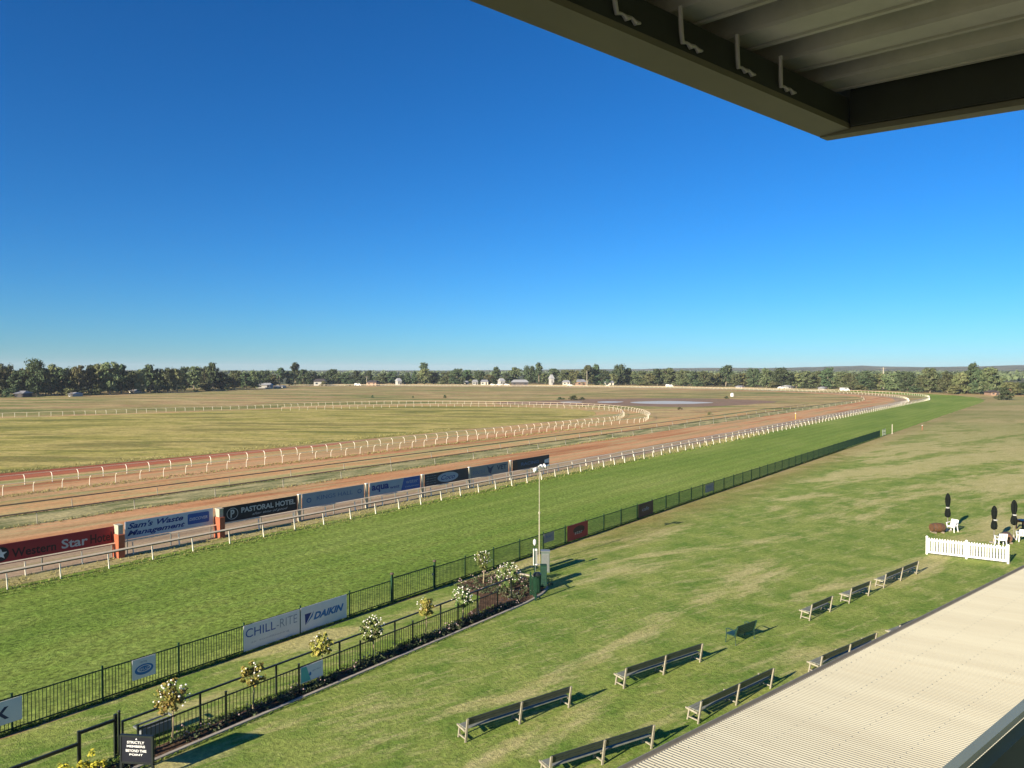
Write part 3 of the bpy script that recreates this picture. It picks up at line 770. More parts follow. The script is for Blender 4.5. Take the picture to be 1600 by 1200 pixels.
def tree_proto(shape, seed, H=12.0, W=9.0, leafmat='gum', nclump=36, per=52, ls=.46):
    rng = random.Random(seed)
    trunk = MB(); crown = MB()
    base = {'round': .10, 'tall': .24, 'cone': .05, 'broad': .10, 'tuft': .22, 'bush': .02}[shape]
    lean = rng.uniform(-.05, .05) * H
    tp = [(0, 0, -.2), (lean * .2, .1, H * base * .6), (lean * .6, .0, H * base * 1.2), (lean, .1, H * .62), (lean, 0, H * .82)]
    trunk.tube(tp, [H * .030, H * .024, H * .019, H * .012, .04], 7)
    cl = []
    for i in range(nclump):
        f = (i + .5) / nclump
        z = base + (1 - base) * (f ** .85) * .92
        if shape == 'cone': w = (1 - (z - base) / (1 - base)) ** .8 * .5 + .05
        elif shape == 'tall': w = .26 + .22 * math.sin(math.pi * min(1, (z - base) / (1 - base) * 1.05)) 
        elif shape == 'tuft': w = .16 + .32 * abs(math.sin(7 * z + seed)) * (1 - z * .4)
        elif shape == 'broad': w = .50 * math.sqrt(max(0.05, 1 - ((z - .48) / .54) ** 2))
        elif shape == 'bush': w = .48 * math.sqrt(max(.05, 1 - z * z))
        else: w = .46 * math.sqrt(max(0.05, 1 - ((z - .52) / .50) ** 2))
        a = rng.uniform(0, 2 * math.pi) + i * 2.4; r = w * W * rng.uniform(.35, 1.0)
        c = Vector((lean * .8 + r * math.cos(a), r * math.sin(a), z * H))
        rr = rng.uniform(.10, .19) * W
        cl.append((c, rr))
    for i, (c, rr) in enumerate(cl):
        leaves(crown, c, (rr * 1.15, rr * 1.15, rr * .75), per, ls, .2, rng, .35)
        if shape != 'bush' and i % 3 == 0:
            s = Vector((lean * .6, 0, max(H * base * .8, c.z - rng.uniform(.15, .3) * H)))
            mid = s.lerp(c, .5) + Vector((0, 0, -.04 * H))
            trunk.tube([s, mid, c], [H * .010, H * .007, .03], 5)
    # inner mass so the crown closes up
    for _ in range(nclump // 2):
        c, rr = rng.choice(cl); q = Vector((lean * .8, 0, c.z)).lerp(c, .45)
        leaves(crown, q, (rr * 1.3, rr * 1.3, rr), per // 2, ls * 1.2, .2, rng, .1)
    return trunk, crown, H, W

protos = {}
def make_proto(key, *a, **k):
    lm = k.get('leafmat', 'gum')
    trunk, crown, H, W = tree_proto(*a, **k)
    tm = bpy.data.meshes.new('trunk'); tm.from_pydata(trunk.v, [], trunk.f); tm.materials.append(M['bark'])
    tm.polygons.foreach_set('use_smooth', [True] * len(tm.polygons))
    cm = bpy.data.meshes.new('crown'); cm.from_pydata(crown.v, [], crown.f); cm.materials.append(M[lm])
    protos[key] = (tm, cm, H, W)
make_proto('r1', 'round', 1, leafmat='gum'); make_proto('r2', 'round', 2, leafmat='dark_leaf'); make_proto('r3', 'round', 3, leafmat='olive_leaf')
make_proto('b1', 'broad', 4, W=12, leafmat='gum', nclump=44); make_proto('b2', 'broad', 5, W=12, leafmat='dark_leaf', nclump=44); make_proto('b3', 'broad', 15, W=12, leafmat='olive_leaf', nclump=44)
make_proto('t1', 'tall', 6, W=8, leafmat='gum', nclump=32); make_proto('t2', 'tall', 7, W=8, leafmat='dark_leaf', nclump=32); make_proto('t3', 'tall', 17, W=8, leafmat='olive_leaf', nclump=20)
make_proto('c1', 'cone', 8, W=8, leafmat='dark_leaf', nclump=38); make_proto('u1', 'tuft', 9, W=8, leafmat='dark_leaf', nclump=30)
make_proto('s1', 'bush', 10, H=3.0, W=3.6, leafmat='dark_leaf', nclump=18, per=36, ls=.2)
make_proto('s2', 'bush', 11, H=3.0, W=3.6, leafmat='olive_leaf', nclump=18, per=36, ls=.2)
ADJ = dict(r='rounded', b='broad spreading', t='tall open', c='pointed', u='tufted', s='low bushy')
TON = {'gum_leaf': 'grey green', 'dark_leaf': 'dark green', 'olive_leaf': 'olive'}
ONES = ['', 'first', 'second', 'third', 'fourth', 'fifth', 'sixth', 'seventh', 'eighth', 'ninth', 'tenth', 'eleventh', 'twelfth', 'thirteenth', 'fourteenth', 'fifteenth', 'sixteenth', 'seventeenth', 'eighteenth', 'nineteenth']
TENS = {20: 'twent', 30: 'thirt', 40: 'fort', 50: 'fift', 60: 'sixt', 70: 'sevent', 80: 'eight', 90: 'ninet'}
def ordw(n):
    if n >= 100: return 'hundred and ' + ordw(n - 100) if n > 100 else 'hundredth'
    if n < 20: return ONES[n]
    t = TENS[n // 10 * 10]
    return t + 'ieth' if n % 10 == 0 else t + 'y-' + ONES[n % 10]
def place_tree(key, pos, h, w, label, group, name='tree', cat='tree'):
    tm, cm, H, W = protos[key]
    t = thing(name, label, cat, pos, random.uniform(0, 6.28), group)
    t.scale = (w / W, w / W, h / H)
    for nm, me in (('trunk', tm), ('crown', cm)):
        o = bpy.data.objects.new(nm, me); COL.objects.link(o); o.parent = t
    return t
def base_y(px):
    pts = [(-300, 622), (0, 620), (100, 617.5), (200, 615), (300, 611), (400, 607), (440, 603), (520, 601.5), (620, 600.8), (850, 600.8), (1100, 604), (1200, 605.5), (1300, 608), (1400, 611.5), (1500, 615), (1560, 617), (1700, 619)]
    for (a, ya), (b, yb) in zip(pts[:-1], pts[1:]):
        if px <= b: return ya + (yb - ya) * (px - a) / (b - a)
    return pts[-1][1]
T = [(-30, 570, 34, 'b2'), (4, 569, 30, 'b1'), (28, 578, 22, 'r2'), (42, 574, 22, 'r3'), (57, 562, 27, 'b2'), (72, 576, 22, 'r1'), (85, 570, 22, 't3'), (98, 575, 22, 'r2'), (112, 574, 22, 'b1'), (124, 571, 18, 'r3'),
     (139, 571, 19, 't2'), (157, 569, 26, 'b3'), (172, 566, 28, 'r1'), (190, 569, 22, 'r2'), (205, 580, 18, 't1'), (219, 577, 18, 'r3'), (235, 570, 20, 't2'), (249, 576, 18, 'r1'), (262, 575, 20, 'b1'), (277, 576, 18, 'r3'),
     (288, 573, 20, 'r2'), (303, 573, 20, 't1'), (319, 573, 18, 'b1'), (333, 567, 17, 't2'), (345, 581, 20, 'r2'), (366, 579, 22, 'r1'), (384, 582, 18, 'r2'), (398, 579, 22, 'b1'), (413, 579, 20, 'b2'), (425, 585, 16, 'r3'), (437, 575, 16, 't2'),
     (452, 580, 16, 'r1'), (461, 567, 17, 'u1'), (474, 577, 18, 'r2'), (487, 581, 22, 'b2'), (518, 577, 16, 't2'), (528, 583, 12, 't1'), (541, 582, 17, 'r2'), (558, 579, 12, 't2'), (567, 585, 16, 'r2'), (577, 579, 12, 'u1'),
     (598, 583, 20, 'b1'), (613, 580, 18, 'r2'), (637, 582, 12, 'c1'), (648, 580, 10, 'c1'), (662, 567, 15, 'u1'), (664, 576, 20, 'r3'), (678, 582, 18, 'r2'), (699, 581, 22, 'b1'), (715, 576, 22, 'r2'), (730, 578, 15, 't2'), (750, 580, 20, 'b2'), (764, 585, 14, 'r3'),
     (775, 573, 17, 'c1'), (791, 583, 12, 'r2'), (803, 574, 20, 'r1'), (828, 572, 20, 'b2'), (842, 567, 15, 'u1'), (852, 583, 14, 'r1'), (866, 576, 16, 't2'), (883, 578, 18, 'r1'), (897, 578, 16, 'r3'), (918, 571, 17, 't1'), (932, 569, 18, 'c1'), (943, 578, 18, 'r2'), (958, 584, 12, 'r3'),
     (967, 570, 20, 'b2'), (983, 575, 18, 'r1'), (1000, 580, 24, 'b1'), (1015, 583, 18, 'r3'), (1027, 576, 22, 'r2'), (1047, 575, 24, 'r1'), (1068, 578, 20, 'b1'), (1083, 580, 18, 'r2'), (1100, 580, 22, 'b1'), (1118, 583, 18, 'r3'),
     (1134, 571, 20, 't2'), (1150, 584, 16, 'r1'), (1162, 583, 20, 'r3'), (1178, 576, 22, 'b2'), (1198, 576, 22, 'b1'), (1221, 575, 28, 'b2'), (1244, 582, 20, 'r3'), (1262, 580, 20, 'r1'), (1276, 580, 18, 'b1'), (1294, 574, 20, 'r2'), (1312, 581, 20, 'r1'),
     (1330, 583, 24, 'b1'), (1352, 580, 24, 'b2'), (1374, 584, 22, 'r3'), (1394, 583, 26, 'b1'), (1418, 581, 28, 'b2'), (1438, 586, 18, 'r1'), (1453, 575, 22, 'r1'), (1463, 583, 18, 'r2'), (1480, 582, 24, 'b1'), (1500, 582, 22, 'b3'), (1519, 567, 24, 'c1'), (1530, 577, 24, 'b2'), (1544, 574, 24, 'r1'), (1562, 588, 20, 'b1'), (1580, 597, 22, 'b3'), (1598, 598, 24, 'b2'), (1625, 590, 30, 'b1')]
T.sort()
cnt = 0; TREEGROUP = 'trees of the belt beyond the racecourse'
for i, (px, top, wpx, key) in enumerate(T):
    by = base_y(px) + random.uniform(-.8, .6)
    p = G(px, by); d = (p.xy.dot(FW))
    h = (by - top) / F * d * 1.03; w = wpx / F * d * 1.18
    lab = '%s %s tree, %s from the left in the far tree belt' % (ADJ[key[0]], TON[protos[key][1].materials[0].name], ordw(i + 1))
    place_tree(key, (p.x, p.y, 0), h, w, lab, TREEGROUP)
rng = random.Random(21); fx = -40; k = 0
while fx < 1640:
    k += 1; fx += rng.uniform(13, 21)
    if 425 < fx < 455 or 755 < fx < 830 and rng.random() < .6: continue
    by = base_y(fx) - rng.uniform(1.5, 2.6); p = G(fx, by); d = p.xy.dot(FW)
    tops = [t_[1] for t_ in T if abs(t_[0] - fx) < 14]; top = (max(tops) if tops else 581) + rng.uniform(4, 9)
    place_tree(rng.choice(('r1', 'r2', 'b1', 'b2', 'r3')), (p.x, p.y, 0), max(4, (by - top) / F * d), rng.uniform(20, 27) / F * d * 1.2, 'lower tree filling the back of the far belt, %s from the left of its row' % ordw(k), 'lower trees at the back of the belt')
# understorey shrubs in front of the belt
k = 0
for px in (18, 105, 128, 150, 240, 322, 352, 506, 552, 690, 722, 905, 948, 1010, 1090, 1210, 1260, 1345, 1430, 1490):
    k += 1
    by = base_y(px) + 1.0; p = G(px, by); d = p.xy.dot(FW)
    place_tree('s1' if k % 2 else 's2', (p.x, p.y, 0), random.uniform(3.2, 5.0), random.uniform(7, 12), 'low %s shrub at the foot of the far tree belt, %s from the left' % ('dark' if k % 2 else 'olive', ordw(k)), 'shrubs at the foot of the tree belt', 'shrub', 'shrub')
p = G(1571, 625); place_tree('s1', (p.x, p.y, 0), 5.0, 6.6, 'dense dark bush standing alone in front of the trees at the right', None, 'shrub', 'shrub')
for px, py, hp, wp, lab in ((876, 624.5, 4, 14, 'dark bush on the left shore of the pond'), (896, 625, 7, 16, 'largest bush on the left shore of the pond'), (910, 624.5, 4, 10, 'small bush right beside the largest one by the pond'), (582, 622, 4.5, 5, 'left one of three small dark bushes standing in the dry infield'), (645, 621.5, 3, 4, 'middle one of three small dark bushes standing in the dry infield'), (695, 622, 5, 6, 'right one of three small dark bushes standing in the dry infield'), (1062, 640, 4, 9, 'reddish olive scrub in front of the pond'), (1108, 648, 4, 10, 'low scrub on the dry ground right of the training loop'), (1135, 623, 4, 8, 'small dark bush right of the pond')):
    p = G(px, py); d = p.xy.dot(FW); place_tree('s1' if 'dark' in lab or 'largest' in lab else 's2', (p.x, p.y, 0), hp / F * d, wp / F * d, lab, 'bushes scattered in the infield', 'shrub', 'shrub')
# distant woodland, one mass behind the belt
m = MB(); rng = random.Random(3)
for _ in range(2600):
    px = rng.uniform(-120, 1760)
    d = 13860 / (rng.uniform(3.2, 1.0 if px < 500 else 1.0) ** 1.0 * 4.4) if False else (rng.uniform(620, 2500) if px > 950 else rng.uniform(1100, 2500))
    u = (px - 800) / F
    c = FW * d + RT * (u * d)
    hh = rng.uniform(6, 11.5); r = rng.uniform(4, 8)
    leaves(m, (c.x, c.y, hh * .62), (r, r, hh * .40), 13, 2.6, .3, rng, .5)
tag(m.build('distant_woodland', M['gum']), 'distant wooded plain behind the tree belt', 'woodland', kind='stuff')

# ------------------------------------------------------------------ houses and vehicles beyond the course
def house(label, px, py, wpx, hpx, wall, roof, rz=0.0, depth=8, back=0, name='house'):
    wpx *= .85; hpx *= .80
    p = G(px, py); d = p.xy.dot(FW) ; w = wpx / F * d; h = hpx / F * d
    p = p + Vector((FW.x, FW.y, 0)) * (back)
    wh = h * .60; t = thing(name, label, 'house', (p.x, p.y, 0), YAW + rz, 'houses beyond the racecourse')
    m = MB(); m.box((0, depth / 2, wh / 2), (w, depth, wh)); m.build('wall', M[wall], t)
    e = .5; m = MB()
    P = [(-w / 2 - e, -e, wh), (w / 2 + e, -e, wh), (w / 2 + e, depth + e, wh), (-w / 2 - e, depth + e, wh), (-w / 2 + w * .12, depth / 2, h), (w / 2 - w * .12, depth / 2, h)]
    m.add(P, [(0, 1, 5, 4), (1, 2, 5), (2, 3, 4, 5), (3, 0, 4), (3, 2, 1, 0)]); m.build('roof', M[roof], t)
    n = max(2, int(w / 4))
    for k in range(n):
        x = -w / 2 + w * (k + .5) / n
        if k == n // 2:
            m = MB(); m.box((x, -.03, 1.05), (1.0, .08, 2.1)); m.build('door', M['roof_dark'], t)
        else:
            m = MB(); m.box((x, -.02, wh * .55), (min(1.6, w / n * .5), .07, wh * .38)); m.build('window', M['glass_dark'], t)
    return t
HS = [('wide white walled building with a pale roof near the left of the belt', 442, 604.5, 25, 9.5, 'white', 'roof_white', .2), ('long low cream shed right beside the wide white building', 462, 604, 15, 4, 'wall_cream', 'roof_white', 0),
      ('dark roofed house with white walls right of the long cream shed', 507, 602, 20, 13, 'white', 'roof_dark', .1), ('house with a low dark roof and a pale gable end, left of the middle', 586, 602, 18, 10, 'wall_brick', 'roof_dark', -.2),
      ('narrow white gabled house between two dark trees', 629, 601, 7, 13, 'white', 'roof_white', .4), ('small white cottage at the foot of the grey green trees left of centre', 692, 601, 7, 7, 'white', 'roof_white', .1),
      ('grey roofed cottage with cream walls just left of the centre', 728, 601, 12, 8, 'wall_cream', 'roof_grey', 0), ('white cottage in the gap just left of the cone shaped tree', 744, 601, 9, 10, 'white', 'roof_white', .1), ('cream bungalow behind the low white vehicles', 758, 601, 13, 10, 'wall_cream', 'roof_grey', 0),
      ('white house directly right of the cone shaped tree', 786, 601, 8, 13, 'white', 'roof_white', .3), ('wide open shed with a pale grey roof right of centre', 812, 602.5, 30, 12, 'roof_dark', 'roof_white', 0),
      ('tall narrow white building rising between trees right of centre', 862, 601, 5, 20, 'white', 'roof_white', .2), ('low white roofed house right of the tall narrow building', 883, 601, 12, 9, 'wall_cream', 'roof_white', 0), ('grey roofed brick house above the left end of the pond', 906, 602, 16, 12, 'wall_brick', 'roof_grey', .1),
      ('pale grey roofed house half hidden behind trees above the pond', 948, 602.5, 16, 10, 'wall_cream', 'roof_grey', -.1), ('small white shed on the far verge right of the pond', 1156, 606.5, 9, 5, 'white', 'roof_white', 0),
      ('white cottage under the broad dark tree right of centre', 1232, 607, 9, 6.5, 'white', 'roof_white', .2), ('white hut at the foot of the belt left of the tall pole', 1285, 609, 6, 6, 'white', 'roof_white', 0),
      ('house with pale gable left of the tallest pointed tree', 1500, 614, 12, 8, 'wall_cream', 'roof_grey', .1), ('dark brick shed right of the tallest pointed tree', 1547, 617.5, 14, 10, 'wall_brick', 'roof_dark', -.2),
      ('orange roofed house at the right edge of the photo', 1588, 616, 30, 13, 'wall_cream', 'roof_tile', 0),
      ('silver roofed shed among the trees at the left end', 63, 619, 13, 12, 'roof_dark', 'roof_grey', .1), ('small white hut among trees left of the wide round tree', 140, 618, 7, 8, 'white', 'roof_white', 0), ('white roofed cottage right under the wide round tree', 228, 612.5, 9, 6, 'wall_cream', 'roof_white', 0)]
for L in HS: house(*[('house_white' if q == 'white' else q) for q in L[:7]], rz=L[7], back=(-40 if L[1] in (442, 462) else -15 if L[1] < 1000 else -4))
def vehicle(label, px, py, paintm, rz=0.0, van=False):
    p = G(px, py); t = thing('parked_van' if van else 'parked_car', label, 'van' if van else 'car', (p.x, p.y, 0), YAW + rz, 'vehicles parked beyond the course')
    prof = [(-2.4, .35), (2.4, .35), (2.45, .95), (1.9, 1.1), (1.3, 2.0), (-2.3, 2.05), (-2.45, 1.0)] if van else [(-2.2, .3), (2.2, .3), (2.25, .75), (1.3, .95), (.6, 1.42), (-1.2, 1.45), (-1.9, .95), (-2.25, .85)]
    m = MB(); n = len(prof); w = .95
    m.add([(x, -w, z) for x, z in prof] + [(x, w, z) for x, z in prof], [tuple(range(n)), tuple(reversed(range(n, 2 * n)))] + [(i, i + n, (i + 1) % n + n, (i + 1) % n) for i in range(n)])
    m.build('body', paintm, t)
    m = MB(); m.box((.2, 0, 1.65 if van else 1.18), (1.7 if van else 1.9, 1.93, .4 if van else .3)); m.build('window', M['glass_dark'], t)
    for x in (-1.45, 1.45):
        for y in (-.9, .9):
            m = MB(); m.lathe([(.33, -.1), (.36, 0), (.33, .1)], 12, (x, y, .35), Matrix.Rotation(R(90), 3, 'X')); m.build('wheel', M['rubber'], t)
for L in (('white van parked alone left of the middle of the far verge', 559, 603, M['white'], .1, True), ('left one of the three white cars parked in front of the cream bungalow', 770, 602.5, M['white'], 0, False), ('middle one of the three white cars parked in front of the cream bungalow', 780, 602.5, M['white'], .1, False), ('right one of the three white cars parked in front of the cream bungalow', 792, 602.5, M['white'], 0, False),
          ('white car on the far verge left of the pond', 891, 603.2, M['white'], 0, False), ('white van on the far verge above the right end of the pond', 1046, 605, M['white'], .2, True), ('small white car at the foot of the belt left of the broad dark tree', 1221, 607.5, M['white'], 0, False), ('pale van at the foot of the trees left of the tall pole', 1320, 611.5, M['white'], 0, True)): vehicle(*L)
p = G(1144, 619.5); t = thing('water_tank', 'small white tank standing in the infield right of the pond', 'tank', (p.x, p.y, 0))
m = MB(); m.lathe([(.75, 0), (.78, 1.3), (.2, 1.6)], 14); m.build('body', M['white'], t); m = MB(); m.lathe([(.2, 1.6), (.2, 1.7)], 10); m.build('lid', M['galv'], t)
# tall poles
def tall_pole(label, px, py, top, r=.22, arm=True):
    p = G(px, py); d = p.xy.dot(FW); h = (py - top) / F * d
    t = thing('utility_pole', label, 'pole', (p.x, p.y, 0), YAW, 'tall poles at the far side')
    m = MB(); m.tube([(0, 0, 0), (0, 0, h)], [r, r * .6], 8); m.build('shaft', M['post_cream'], t)
    if arm:
        m = MB(); m.box((0, -.15, h * .93), (2.6, .16, .18))
        for x in (-1.1, 0, 1.1): m.lathe([(.06, h * .93 + .09), (.09, h * .93 + .2), (.04, h * .93 + .35)], 6, (x, -.15, 0))
        m.build('crossarm', M['bark'], t)
tall_pole('tall pale pole rising above the trees right of the course bend', 1380, 610, 574, .42)
tall_pole('thin pale pole left of the centre among the cottages', 573, 602, 588, .22)
tall_pole('thin pole in front of the pointed trees above the pond', 917, 603, 579, .26, False)
tall_pole('thin pale pole right of the bend in front of the house with the pale gable', 1500, 613, 596, .22, False)

# ------------------------------------------------------------------ roses
def rose(label, px, cpy, X, cr, leafm, nb, stem_h=None, group='standard roses in the narrow bed', name='rose_tree', y=None):
    Y = YL(X, px) if y is None else y; rng = random.Random(int(px * 7))
    dep = Vector((X, Y)).dot(FW); cz = CH - (cpy - HZ) * dep / F
    t = thing(name, label, 'rose', (X, Y, 0), 0, group)
    m = MB(); m.tube([(0, 0, 0), (.03, .02, cz * .5), (0, .03, cz * .8)], [.032, .026, .022], 6)
    for k in range(7):
        a = k * .9 + rng.random(); m.tube([(0, .03, cz * .78), (.5 * cr * math.cos(a), .5 * cr * math.sin(a), cz), (.8 * cr * math.cos(a), .8 * cr * math.sin(a), cz + rng.uniform(-.1, .8) * cr)], [.014, .01, .005], 4)
    m.build('stem', M['stem'], t)
    m = MB(); pts = []
    for k in range(26):
        a = rng.uniform(0, 6.28); z = rng.uniform(-.8, .8); r = cr * math.sqrt(max(.1, 1 - z * z)) * rng.uniform(.3, .95)
        c = Vector((r * math.cos(a), r * math.sin(a), cz + z * cr)); pts.append((c, z))
        leaves(m, c, (cr * .30,) * 3, 34, .060, .2, rng, .2)
    m.build('crown', M[leafm], t)
    m = MB()
    for k in range(int(nb * 1.7)):
        a = rng.uniform(0, 6.28); z = rng.uniform(-.3, 1.0); r = cr * math.sqrt(max(.15, 1 - z * z)) * rng.uniform(.6, 1.12)
        c = Vector((r * math.cos(a), r * math.sin(a), cz + z * cr * 1.02))
        q = rng.uniform(.020, .040)
        m.lathe([(q * .4, -q * .7), (q, -q * .1), (q * .95, q * .35), (q * .5, q * .75)], 7, c, Matrix.Rotation(rng.uniform(-.6, .6), 3, 'X') @ Matrix.Rotation(rng.uniform(-.6, .6), 3, 'Y'))
    m.build('blossoms', M['petal'], t)
rose('yellow leaved rose with the biggest white blooms, nearest the black notice board', 264, 1094, -23.05, .52, 'rose_leaf', 26)
rose('thin yellow green rose with few blooms, second from the near end', 392, 1055, -23.05, .42, 'rose_leaf', 9)
rose('bronze yellow rose just right of the small teal fence sign', 500, 1011, -23.05, .44, 'rose_leaf', 10)
rose('white blooming rose with long loose branches in the middle of the bed', 581, 985, -23.05, .50, 'rose_green', 30)
rose('bushy orange yellow rose right of the middle of the bed', 664, 950, -23.05, .42, 'rose_leaf', 8)
rose('rose covered in white blooms next to the orange yellow one', 722, 936, -23.05, .50, 'rose_green', 44)
rose('tall stemmed rose with pale trunk close to the steel fence', 755, 876, -26.4, .50, 'rose_green', 26)
rose('largest leafy green rose with white blooms at the end of the bed', 795, 899, -24.3, .66, 'rose_green', 44, name='rose_bush')
# low planting
m = MB(); fl = MB(); rng = random.Random(12)
for k in range(420):
    y = rng.uniform(8, 30); x = -22.75 + rng.uniform(-.30, .26)
    if y < 17 and rng.random() < .35: continue
    r = rng.uniform(.10, .24)
    leaves(m, (x, y, r * .8), (r, r, r * .9), 22, .042, .2, rng, .2)
    if rng.random() < .16:
        for _ in range(3):
            q = rng.uniform(.018, .032); fl.lathe([(q * .4, -q), (q, 0), (q * .4, q)], 6, (x + rng.uniform(-r, r), y + rng.uniform(-r, r), r * 1.5 + rng.uniform(0, .12)))
for k in range(150):
    x = rng.uniform(-27.1, -22.9); y = rng.uniform(30.2, 33.8); r = rng.uniform(.1, .28)
    leaves(m, (x, y, r * .8), (r, r, r * .9), 24, .045, .2, rng, .2)
    for _ in range(2 if rng.random() < .3 else 0):
        q = rng.uniform(.02, .036); fl.lathe([(q * .4, -q), (q, 0), (q * .4, q)], 6, (x + rng.uniform(-r, r), y + rng.uniform(-r, r), r * 1.5 + rng.uniform(0, .12)))
bp = tag(m.build('bed_planting', M['bed_leaf']), 'low dark bedding plants along the kerb of the rose bed', 'plants', kind='stuff')
tag(fl.build('bed_flowers', M['petal_pink']), 'small dusty pink and pale flowers over the bedding plants', 'flowers', kind='stuff')
# teal sign on the garden fence, dull board lying behind
def e8(P, W, z0, H, x):
    P('teal_field:teal').add([(x, .02, z0 + .02), (x, W * .45, z0 + .02), (x, W * .25, z0 + H - .02), (x, .02, z0 + H - .02)], [(0, 1, 2, 3)])
    disc(P('emblem:midblue'), W * .42, z0 + H * .42, .05, .07, x + .002)
    put_text(P('lettering:greytext'), 'garden', W * .52, W * .9, z0 + H * .5, z0 + H * .62, x, .0)
board('small white and teal sign on the black garden fence', 467, 502, .38, .98, S['white'], e8, X=-22.69, name='fence_sign', thick=.02, legs=False, group=None)
t = thing('garden_trough', 'dull grey blue trough behind the fence at the near end of the rose bed', 'trough', (-23.9, YL(-23.9, 236), 0), 0)
m = MB(); m.box((0, 0, .26), (.30, 1.0, .30)); m.build('basin', S['grey'], t)
m = MB(); m.box((0, -.57, .48), (.40, .05, .05)); m.box((0, .57, .48), (.40, .05, .05)); m.box((-.19, 0, .48), (.04, 1.1, .05)); m.box((.19, 0, .48), (.04, 1.1, .05)); m.build('rim', M['galv'], t)

# ------------------------------------------------------------------ near left corner: gate rails, notice board, lime plant
t = thing('entry_rail', 'thick black stepped handrail in the bottom left corner', 'rail', (-23.6, YL(-23.6, 117), 0))
m = MB(); y0 = YL(-23.6, -40) - YL(-23.6, 117); y1 = YL(-23.6, 172) - YL(-23.6, 117)
m.bar((0, y0, .82), (0, -.02, .82), .07, .09); m.build('low_rail', M['black_steel'], t)
m = MB(); m.bar((0, .03, 1.14), (0, y1, 1.14), .07, .09); m.build('high_rail', M['black_steel'], t)
for y, h in ((0, 1.20), (y1 + .05, 1.32), (y0 + .4, .78)):
    m = MB(); m.box((0, y, h / 2), (.085, .085, h)); m.build('post', M['black_steel'], t)
t = thing('gate_post', 'tall thin black post right beside the end of the stepped handrail', 'post', (-23.45, YL(-23.45, 180.5), 0))
m = MB(); m.box((0, 0, .70), (.06, .06, 1.40)); m.build('shaft', M['black_steel'], t); m = MB(); m.lathe([(.045, 1.40), (.05, 1.43), (.01, 1.48)], 8); m.build('cap', M['black_steel'], t)
# notice board facing the stand
p = G(214, 1151, 1.25)
t = thing('notice_board', 'black notice board with white capital lettering in the bottom left corner', 'sign', (p.x, p.y, 0), YAW + R(-6))
m = MB(); m.box((0, 0, .88), (.94, .06, .74)); m.build('panel', S['black'], t)
m = MB(); m.box((0, 0, 1.275), (1.02, .09, .05)); m.box((0, 0, .485), (1.02, .09, .05)); m.box((-.49, 0, .88), (.05, .09, .74)); m.box((.49, 0, .88), (.05, .09, .74)); m.build('frame', M['black_steel'], t)
for x in (-.49, .49):
    m = MB(); m.box((x, 0, .23), (.07, .07, .46)); m.build('leg', M['black_steel'], t)
lm = MB()
def nt(txt, x0, x1, z0, z1):
    vs, fs = text_polys(txt, .03, 0)
    lm.add([(x0 + (x1 - x0) * a, -.035, z0 + (z1 - z0) * b - .38) for a, b in vs], fs)
nt('STRICTLY', -.29, .25, 1.43, 1.51); nt('MEMBERS', -.30, .27, 1.32, 1.39); nt('BEYOND THIS', -.33, .31, 1.185, 1.265); nt('POINT', -.22, .20, 1.08, 1.14)
lm.add([(-.03, -.035, 1.17), (.03, -.035, 1.17), (0, -.035, 1.225)], [(0, 1, 2)])
lm.build('lettering', S['chalk'], t)
# brick planter box under it with shrubs (gives the broad shadow)
t2 = thing('planter', 'brick planter right below the black notice board', 'planter', (p.x - FW.x * .5, p.y - FW.y * .5, 0), YAW + R(-6))
m = MB(); m.box((0, 0, .13), (1.15, .5, .26)); m.build('box', M['brick'], t2)
m = MB(); m.box((0, 0, .285), (1.22, .57, .05)); m.build('coping', M['concrete'], t2)
# yellow-lime plant
p = G(132, 1197, .45); rng = random.Random(5)
t = thing('lime_shrub', 'bright yellow green shrub at the bottom edge beside the notice board', 'shrub', (p.x, p.y, 0))
m = MB(); m.tube([(0, 0, 0), (0, 0, .3)], .03, 6); m.build('stem', M['stem'], t)
m = MB()
for k in range(26): leaves(m, (rng.uniform(-.5, .5), rng.uniform(-.5, .5), rng.uniform(.1, .55)), (.15, .15, .12), 26, .05, .3, rng, .2)
m.build('foliage', M['lime_leaf'], t)

# ------------------------------------------------------------------ speaker pole and cabinets
def cam2w(lat, dep): q = RT * lat + FW * dep; return (q.x, q.y, 0)
t = thing('speaker_pole', 'tall slim pale pole carrying horn loudspeakers at the end of the rose bed', 'pole', cam2w(1.68, 45.3), YAW)
m = MB(); m.tube([(0, 0, 0), (0, 0, 3.2)], .034, 8); m.tube([(0, 0, 3.2), (0, 0, 6.05)], .022, 8); m.lathe([(.065, 3.17), (.065, 3.27)], 8); m.build('shaft', M['post_cream'], t)
m = MB(); m.box((0, 0, .02), (.3, .3, .04)); m.build('base_plate', M['galv'], t)
m = MB(); m.bar((-.36, 0, 5.98), (.5, 0, 5.98), .04, .04); m.build('crossbar', M['galv'], t)
def horn(x, y, z, rz, s=1.0):
    ax = Matrix.Rotation(rz, 3, 'Z') @ Matrix.Rotation(R(98), 3, 'X')
    m = MB(); m.lathe([(.05 * s, -.22 * s), (.06 * s, -.05 * s), (.09 * s, .04 * s), (.16 * s, .14 * s), (.23 * s, .19 * s)], 14, (x, y, z), ax); h = m.build('horn_speaker', M['white_plastic'], t, True)
    m = MB(); m.lathe([(.08 * s, -.30 * s), (.08 * s, -.21 * s)], 10, (x, y, z), ax); m.build('driver', M['galv'], h)
horn(-.30, -.05, 5.88, R(30), .8); horn(.05, .08, 6.06, R(150), .65); horn(.42, -.05, 6.12, R(-60), .75)
t = thing('control_box', 'white narrow box on a short stand left of the speaker pole foot', 'cabinet', cam2w(1.38, 43.9), YAW)
